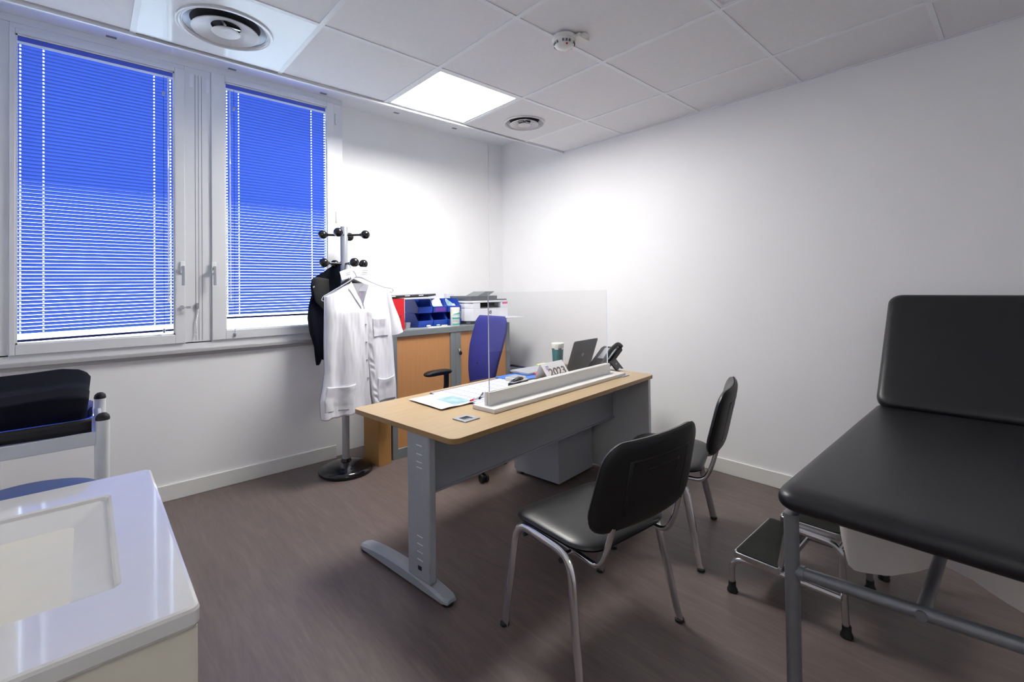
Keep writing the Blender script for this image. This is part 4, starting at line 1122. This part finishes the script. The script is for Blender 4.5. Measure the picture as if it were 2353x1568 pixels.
for x in (-.205, .20):
    for y0, y1, zt in ((.20, -.19, .155),):
        MB().tube(bez([(x-.02, .205, .01), (x-.02, .205, .148), (x, .10, .152), (x, -.205, .152)], 8, .06), .0125, 12).done('low_rail', 'chrome_dull', ss, smooth=True)
    foot(x-.02, .205)
    MB().tube(bez([(x+.02, -.215, .01), (x+.005, -.205, .352), (x+.005, -.02, .358), (x+.005, .02, .15)], 8, .05), .0125, 12).done('leg', 'chrome_dull', ss, smooth=True)
    foot(x+.02, -.215)
MB().cyl((-.185, -.195, .33), (.21, -.195, .33), .008, n=12).done('cross_bar', 'chrome_dull', ss, smooth=True)

# ------------------------------------------------------------------ examination couch
ec = thing('examination_couch', (1.46, .165, 0), 'black padded examination couch with raised backrest on grey tube legs', 'couch')
MB().pad([(x+.68, y) for x, y in rrect(1.40, .67, .05, 8)], lambda u, v: (Vector((u, v, .757)), Vector((0, 0, 1))), .036, .036, k=26, rings=(.5, .8, .9, .94, .965, .98, .99, .997, 1)).done('seat_pad', 'vinyl', ec, smooth=True, ang=80)
bd_ = Vector((.395, 0, .51)).normalized(); bn_ = Vector((-bd_.z, 0, bd_.x))
def bks(u, v):
    return Vector((1.285, 0, .783))+bd_*(v)+Vector((0, u, 0)), bn_
MB().pad([(x, y+.325) for x, y in rrect(.655, .65, .055, 8)], bks, .034, .036, k=26, rings=(.5, .8, .9, .94, .965, .98, .99, .997, 1)).done('backrest_pad', 'vinyl', ec, smooth=True, ang=80)
fz = .712
for y in (.305, -.30):
    for x in (.032, 1.25):
        MB().cyl((x, y, .012), (x, y, fz), .0195, n=24).done('leg', 'couch_tube', ec, smooth=True)
        MB().lathe([(.022, 0), (.024, .003), (.022, .02), (.0205, .022)], (x, y, 0), n=20).done('foot_cap', 'rubber', ec, smooth=True)
fb = MB()
for y in (.25, -.25): fb.box(.10, 1.34, y-.015, y+.015, .70, .722)
for x in (.12, .7, 1.33): fb.box(x-.015, x+.015, -.31, .31, .70, .722)
fb.done('frame', 'couch_tube', ec)
MB().cyl((.032, -.30, .590), (.032, .305, .548), .0165, n=20).cyl((.032, .286, .549), (.032, .272, .550), .020, n=20).done('end_bar', 'couch_tube', ec, smooth=True)
MB().cyl((.032, .02, .568), (1.25, .02, .545), .015, n=20).cyl((.012, .02, .568), (.018, .02, .568), .012, n=20).done('centre_bar', 'couch_tube', ec, smooth=True)
MB().cyl((1.25, -.30, .545), (1.25, .305, .545), .0165, n=20).done('end_bar', 'couch_tube', ec, smooth=True)
MB().cyl((1.25, .0, .70), (1.62, .0, 1.05), .012, n=16).done('backrest_strut', 'couch_tube', ec, smooth=True)
# loose paper under the couch
shp = MB()
prof = [(.302, .536, .715), (.292, .46, .715), (.275, .385, .715), (.255, .372, .715), (.16, .385, .715), (.095, .42, .715), (.03, .475, .715), (-.04, .47, .715), (-.145, .42, .715), (-.29, .34, .715)]
def shf(u, v):
    k = u*(len(prof)-1); i = min(int(k), len(prof)-2); f_ = k-i
    y = prof[i][0]*(1-f_)+prof[i+1][0]*f_; zb = prof[i][1]*(1-f_)+prof[i+1][1]*f_
    return Vector((.49+.02*math.sin(y*18)*(1-v)+.03*(1-v), y, zb+(.698-zb)*v))
shp.grid(shf, 40, 10)
o = shp.done('paper_sheet', 'paperroll', None, smooth=True, fix=False); at(o, (1.46, .165, 0)); tag(o, 'loose pale paper sheet hanging under the couch pad', 'paper')

# ------------------------------------------------------------------ washbasin
wb = thing('washbasin_vanity', (.14, .94, 0), 'white washbasin on a cream vanity cabinet in the near left corner', 'washbasin')
# top plate x from -.56 to 0, y 0 .. .83 ; basin opening
bx0, bx1, by0, by1 = -.46, -.10, .165, .675
sl = MB(); X0_, X1_, Y0_, Y1_ = -.56, 0, 0, .83; zt = .85
n_ = 10
def lerp(a, b_, t): return a+(b_-a)*t
def rect_ring(x0, x1, y0, y1, r, z, n=6):
    pts = []
    for cx, cy, a0 in ((x1-r, y1-r, 0), (x0+r, y1-r, 90), (x0+r, y0+r, 180), (x1-r, y0+r, 270)):
        for i in range(n+1):
            a = R(a0+90*i/n); pts.append(sl.bm.verts.new((cx+r*math.cos(a), cy+r*math.sin(a), z)))
    return pts
rings = [rect_ring(X0_+.004, X1_-.004, Y0_+.004, Y1_-.004, .010, zt-.034), rect_ring(X0_, X1_, Y0_, Y1_, .014, zt-.028), rect_ring(X0_, X1_, Y0_, Y1_, .014, zt-.007),
         rect_ring(X0_+.002, X1_-.002, Y0_+.002, Y1_-.002, .014, zt-.002), rect_ring(X0_+.007, X1_-.007, Y0_+.007, Y1_-.007, .012, zt),
         rect_ring(bx0-.006, bx1+.006, by0-.006, by1+.006, .018, zt), rect_ring(bx0, bx1, by0, by1, .016, zt-.003), rect_ring(bx0+.004, bx1-.004, by0+.004, by1-.004, .015, zt-.010),
         rect_ring(bx0+.08, bx1-.23, by0+.225, by1-.225, .02, zt-.115), rect_ring(bx0+.085, bx1-.235, by0+.23, by1-.23, .02, zt-.12), rect_ring(-.372, -.342, .405, .435, .012, zt-.122)]
sl.skin(rings, caps=False)
sl.bm.faces.new(rings[-1])
sl.done('basin', 'ceramic', wb, smooth=True, ang=14)
MB().lathe([(.024, zt-.121), (.024, zt-.117), (.018, zt-.116)], (-.35, .42, 0), n=24).done('drain', 'chrome', wb, smooth=True)
MB().box(-.545, -.022, .018, .812, .30, zt-.037).box(-.545, -.003, .012, .030, .295, zt-.037).done('cabinet', 'vanity', wb, bevel=.002)
for z0, z1 in ((.305, .55), (.555, .805)):
    d_ = MB().box(-.022, -.004, .034, .81, z0, z1).done('drawer', 'vanity', wb, bevel=.003)
    MB().box(-.004, .006, .30, .52, z1-.03, z1-.02).done('handle', 'chrome_dull', d_, bevel=.002)
tp = MB().cyl((-.51, .415, zt), (-.51, .415, zt+.12), .022, n=20)
tp.tube(bez([(-.51, .415, zt+.09), (-.45, .415, zt+.13), (-.38, .415, zt+.11)], 6, .04), .012, 12)
tp.box(-.53, -.46, .405, .425, zt+.125, zt+.135)
tp.done('tap', 'chrome', wb, smooth=True)

# ------------------------------------------------------------------ round blue stool
st = thing('round_stool', (-.13, 2.0, 0), 'dull blue round topped stool mostly hidden behind the washbasin', 'stool')
MB().lathe([(.01, .728), (.14, .728), (.165, .735), (.172, .755), (.165, .776), (.13, .787), (.01, .790)], n=48).done('seat', 'blue_dull', st, smooth=True)
MB().cyl((0, 0, .10), (0, 0, .73), .02).done('column', 'chrome_dull', st, smooth=True)
for k in range(5):
    a = 2*PI*k/5; d = Vector((math.cos(a), math.sin(a), 0))
    MB().tube([d*.02+Vector((0, 0, .11)), d*.22+Vector((0, 0, .06))], .013, 10).cyl(d*.21+Vector((0, 0, .0)), d*.21+Vector((0, 0, .06)), .018, n=12).done('leg', 'chrome_dull', st, smooth=True)
st.location = (-.135, 1.965, 0)

# ------------------------------------------------------------------ trolley
ty0, ty1 = 2.155, 2.60; tx1 = .040; tx0 = -.56
tr_ = thing('utility_trolley', (tx1, ty0, 0), 'white metal trolley with black capped posts by the window wall', 'trolley')
for x in (0, tx0-tx1):
    for y in (0, ty1-ty0):
        p_ = MB().cyl((x, y, .03), (x, y, .940), .0185, n=24).done('post', 'trolley', tr_, smooth=True)
        MB().lathe([(.0190, .936), (.0195, .942), (.017, .952), (.010, .959), (.002, .961)], (x, y, 0), n=24).done('post_cap', 'rubber', p_, smooth=True)
        MB().cyl((x-.012, y, .028), (x+.012, y, .028), .028, n=18).done('castor', 'rubber', tr_, smooth=True)
for z in (.855, .25):
    tm_ = MB(); L_ = tx0-tx1; dy = ty1-ty0
    tm_.box(L_+.01, -.018, -.006, .004, z, z+.044).box(L_+.01, -.018, dy-.004, dy+.006, z, z+.044)
    tm_.box(-.008, .002, .018, dy-.018, z, z+.044).box(L_-.002, L_+.008, .018, dy-.018, z, z+.044)
    tm_.box(L_+.01, -.008, .004, dy-.004, z, z+.006)
    tm_.done('shelf', 'trolley', tr_, bevel=.002)
# tray with lip
def tray(name, x0, x1, y0, y1, z, hgt, m_, label):
    t = thing(name, ((x0+x1)/2, (y0+y1)/2, z), label, 'tray')
    m = MB(); cx, cy = (x1-x0), (y1-y0)
    def ringr(sc_, zz):
        return [m.bm.verts.new((x*sc_[0], y*sc_[1], zz)) for x, y in rrect(cx, cy, .05, 6)]
    rr_ = [ringr((.9, .9), 0), ringr((.94, .94), .003), ringr((.985, .98), hgt-.004), ringr((1.0, 1.0), hgt), ringr((.99, .99), hgt+.002), ringr((.965, .96), hgt-.006), ringr((.92, .92), .008), ringr((.88, .88), .006)]
    m.skin(rr_, caps=False); m.bm.faces.new(rr_[0]); m.bm.faces.new(rr_[-1])
    m.done('tray_body', m_, t, smooth=True, ang=50)
    return t
tray('blue_tray', -.53, .018, ty0+.0+.02, ty1-.02, .900, .040, 'blue_gloss', 'glossy blue plastic tray on the trolley under the navy bag')
o = MB().grid(lambda u, v: Vector((-.53+.542*u, .0+.012*math.sin(u*5), .868+.030*v+.016*u*v)), 20, 3)
ob = o.done('tray_edging', 'rubber', None, smooth=True, fix=False); ob.modifiers.new('s', 'SOLIDIFY').thickness = .003  # black strip along the front edge of the tray
ob.location = (0, ty0+.009, .033); tag(ob, 'black liner edge along the front of the blue tray', 'edging')
# navy bag
nbm = MB()
def bagpt(u, v):
    # u along x (0 left .. 1 right), v around the section
    sec = [(.035, .0), (.025, .05), (.035, .105), (.09, .128), (.16, .115), (.24, .13), (.31, .165), (.34, .13), (.345, .05), (.33, .0)]
    k = v*(len(sec)-1); i = min(int(k), len(sec)-2); f_ = k-i
    f_ = f_*f_*(3-2*f_)
    y = lerp(sec[i][0], sec[i+1][0], f_); z = lerp(sec[i][1], sec[i+1][1], f_)
    e = min(1, (1-u)*9)**.5
    z *= (.80+.20*e)*(1-.16*(1-u)*(1 if 1 < i < 5 else 0)+.0)
    y = .18+(y-.18)*(.86+.14*e)
    x = -.52+.515*u+.02*(z/.16)*(1 if u > .9 else 0)
    q = .007*noise.noise(Vector((u*5, v*7, .3)))
    return Vector((x, y+q, z+q))
nbm.grid(bagpt, 40, 36)
ends = [bagpt(1, j/36) for j in range(37)]
nbm.bm.faces.new([nbm.bm.verts.new(p) for p in ends])
ends = [bagpt(0, j/36) for j in range(37)]
nbm.bm.faces.new([nbm.bm.verts.new(p) for p in reversed(ends)])
bmesh.ops.remove_doubles(nbm.bm, verts=nbm.bm.verts, dist=.0005)
o = nbm.done('cloth_bag', 'navy_bag', None, smooth=True, ang=60); at(o, (0, ty0+.03, .915)); tag(o, 'slumped dark navy cloth bag lying in the blue tray on the trolley', 'bag')

# ------------------------------------------------------------------ outside and light
wd = bpy.data.worlds.new('outside'); scn.world = wd; wd.use_nodes = True
nt = wd.node_tree; N = nt.nodes; Lk = nt.links
bg = N['Background']; tc = N.new('ShaderNodeTexCoord'); sp = N.new('ShaderNodeSeparateXYZ'); cr = N.new('ShaderNodeValToRGB')
Lk.new(tc.outputs['Generated'], sp.inputs[0]); mr = N.new('ShaderNodeMapRange')
mr.inputs[1].default_value = -.35; mr.inputs[2].default_value = .6; Lk.new(sp.outputs[2], mr.inputs[0]); Lk.new(mr.outputs[0], cr.inputs['Fac'])
e = cr.color_ramp.elements
e[0].position = 0; e[0].color = (.35, .42, .45, 1); e[1].position = 1; e[1].color = (.62, .78, 1.0, 1)
x = e.new(.30); x.color = (.55, .66, .74, 1); x = e.new(.40); x.color = (.80, .90, 1.0, 1)
Lk.new(cr.outputs['Color'], bg.inputs['Color']); bg.inputs['Strength'].default_value = 9.0

# ------------------------------------------------------------------ camera
cam = bpy.data.cameras.new('camera'); co = bpy.data.objects.new('camera', cam); COL.objects.link(co)
yaw, pitch, roll = 0.7438, 0.0136, -0.0136
f = Vector((math.sin(yaw)*math.cos(pitch), math.cos(yaw)*math.cos(pitch), math.sin(pitch)))
r = Vector((math.cos(yaw), -math.sin(yaw), 0)); u = r.cross(f)
r2 = r*math.cos(roll)+u*math.sin(roll); u2 = -r*math.sin(roll)+u*math.cos(roll)
m = Matrix((r2, u2, -f)).transposed().to_4x4(); m.translation = Vector((0, 0, 1.3714))
co.matrix_world = m
cam.sensor_fit = 'HORIZONTAL'; cam.sensor_width = 36; cam.lens = 1075/2353*36
cam.shift_x = -(1188.2-1176.5)/2353; cam.shift_y = (646.08-784)/2353
cam.clip_start = .02; cam.clip_end = 200
scn.camera = co
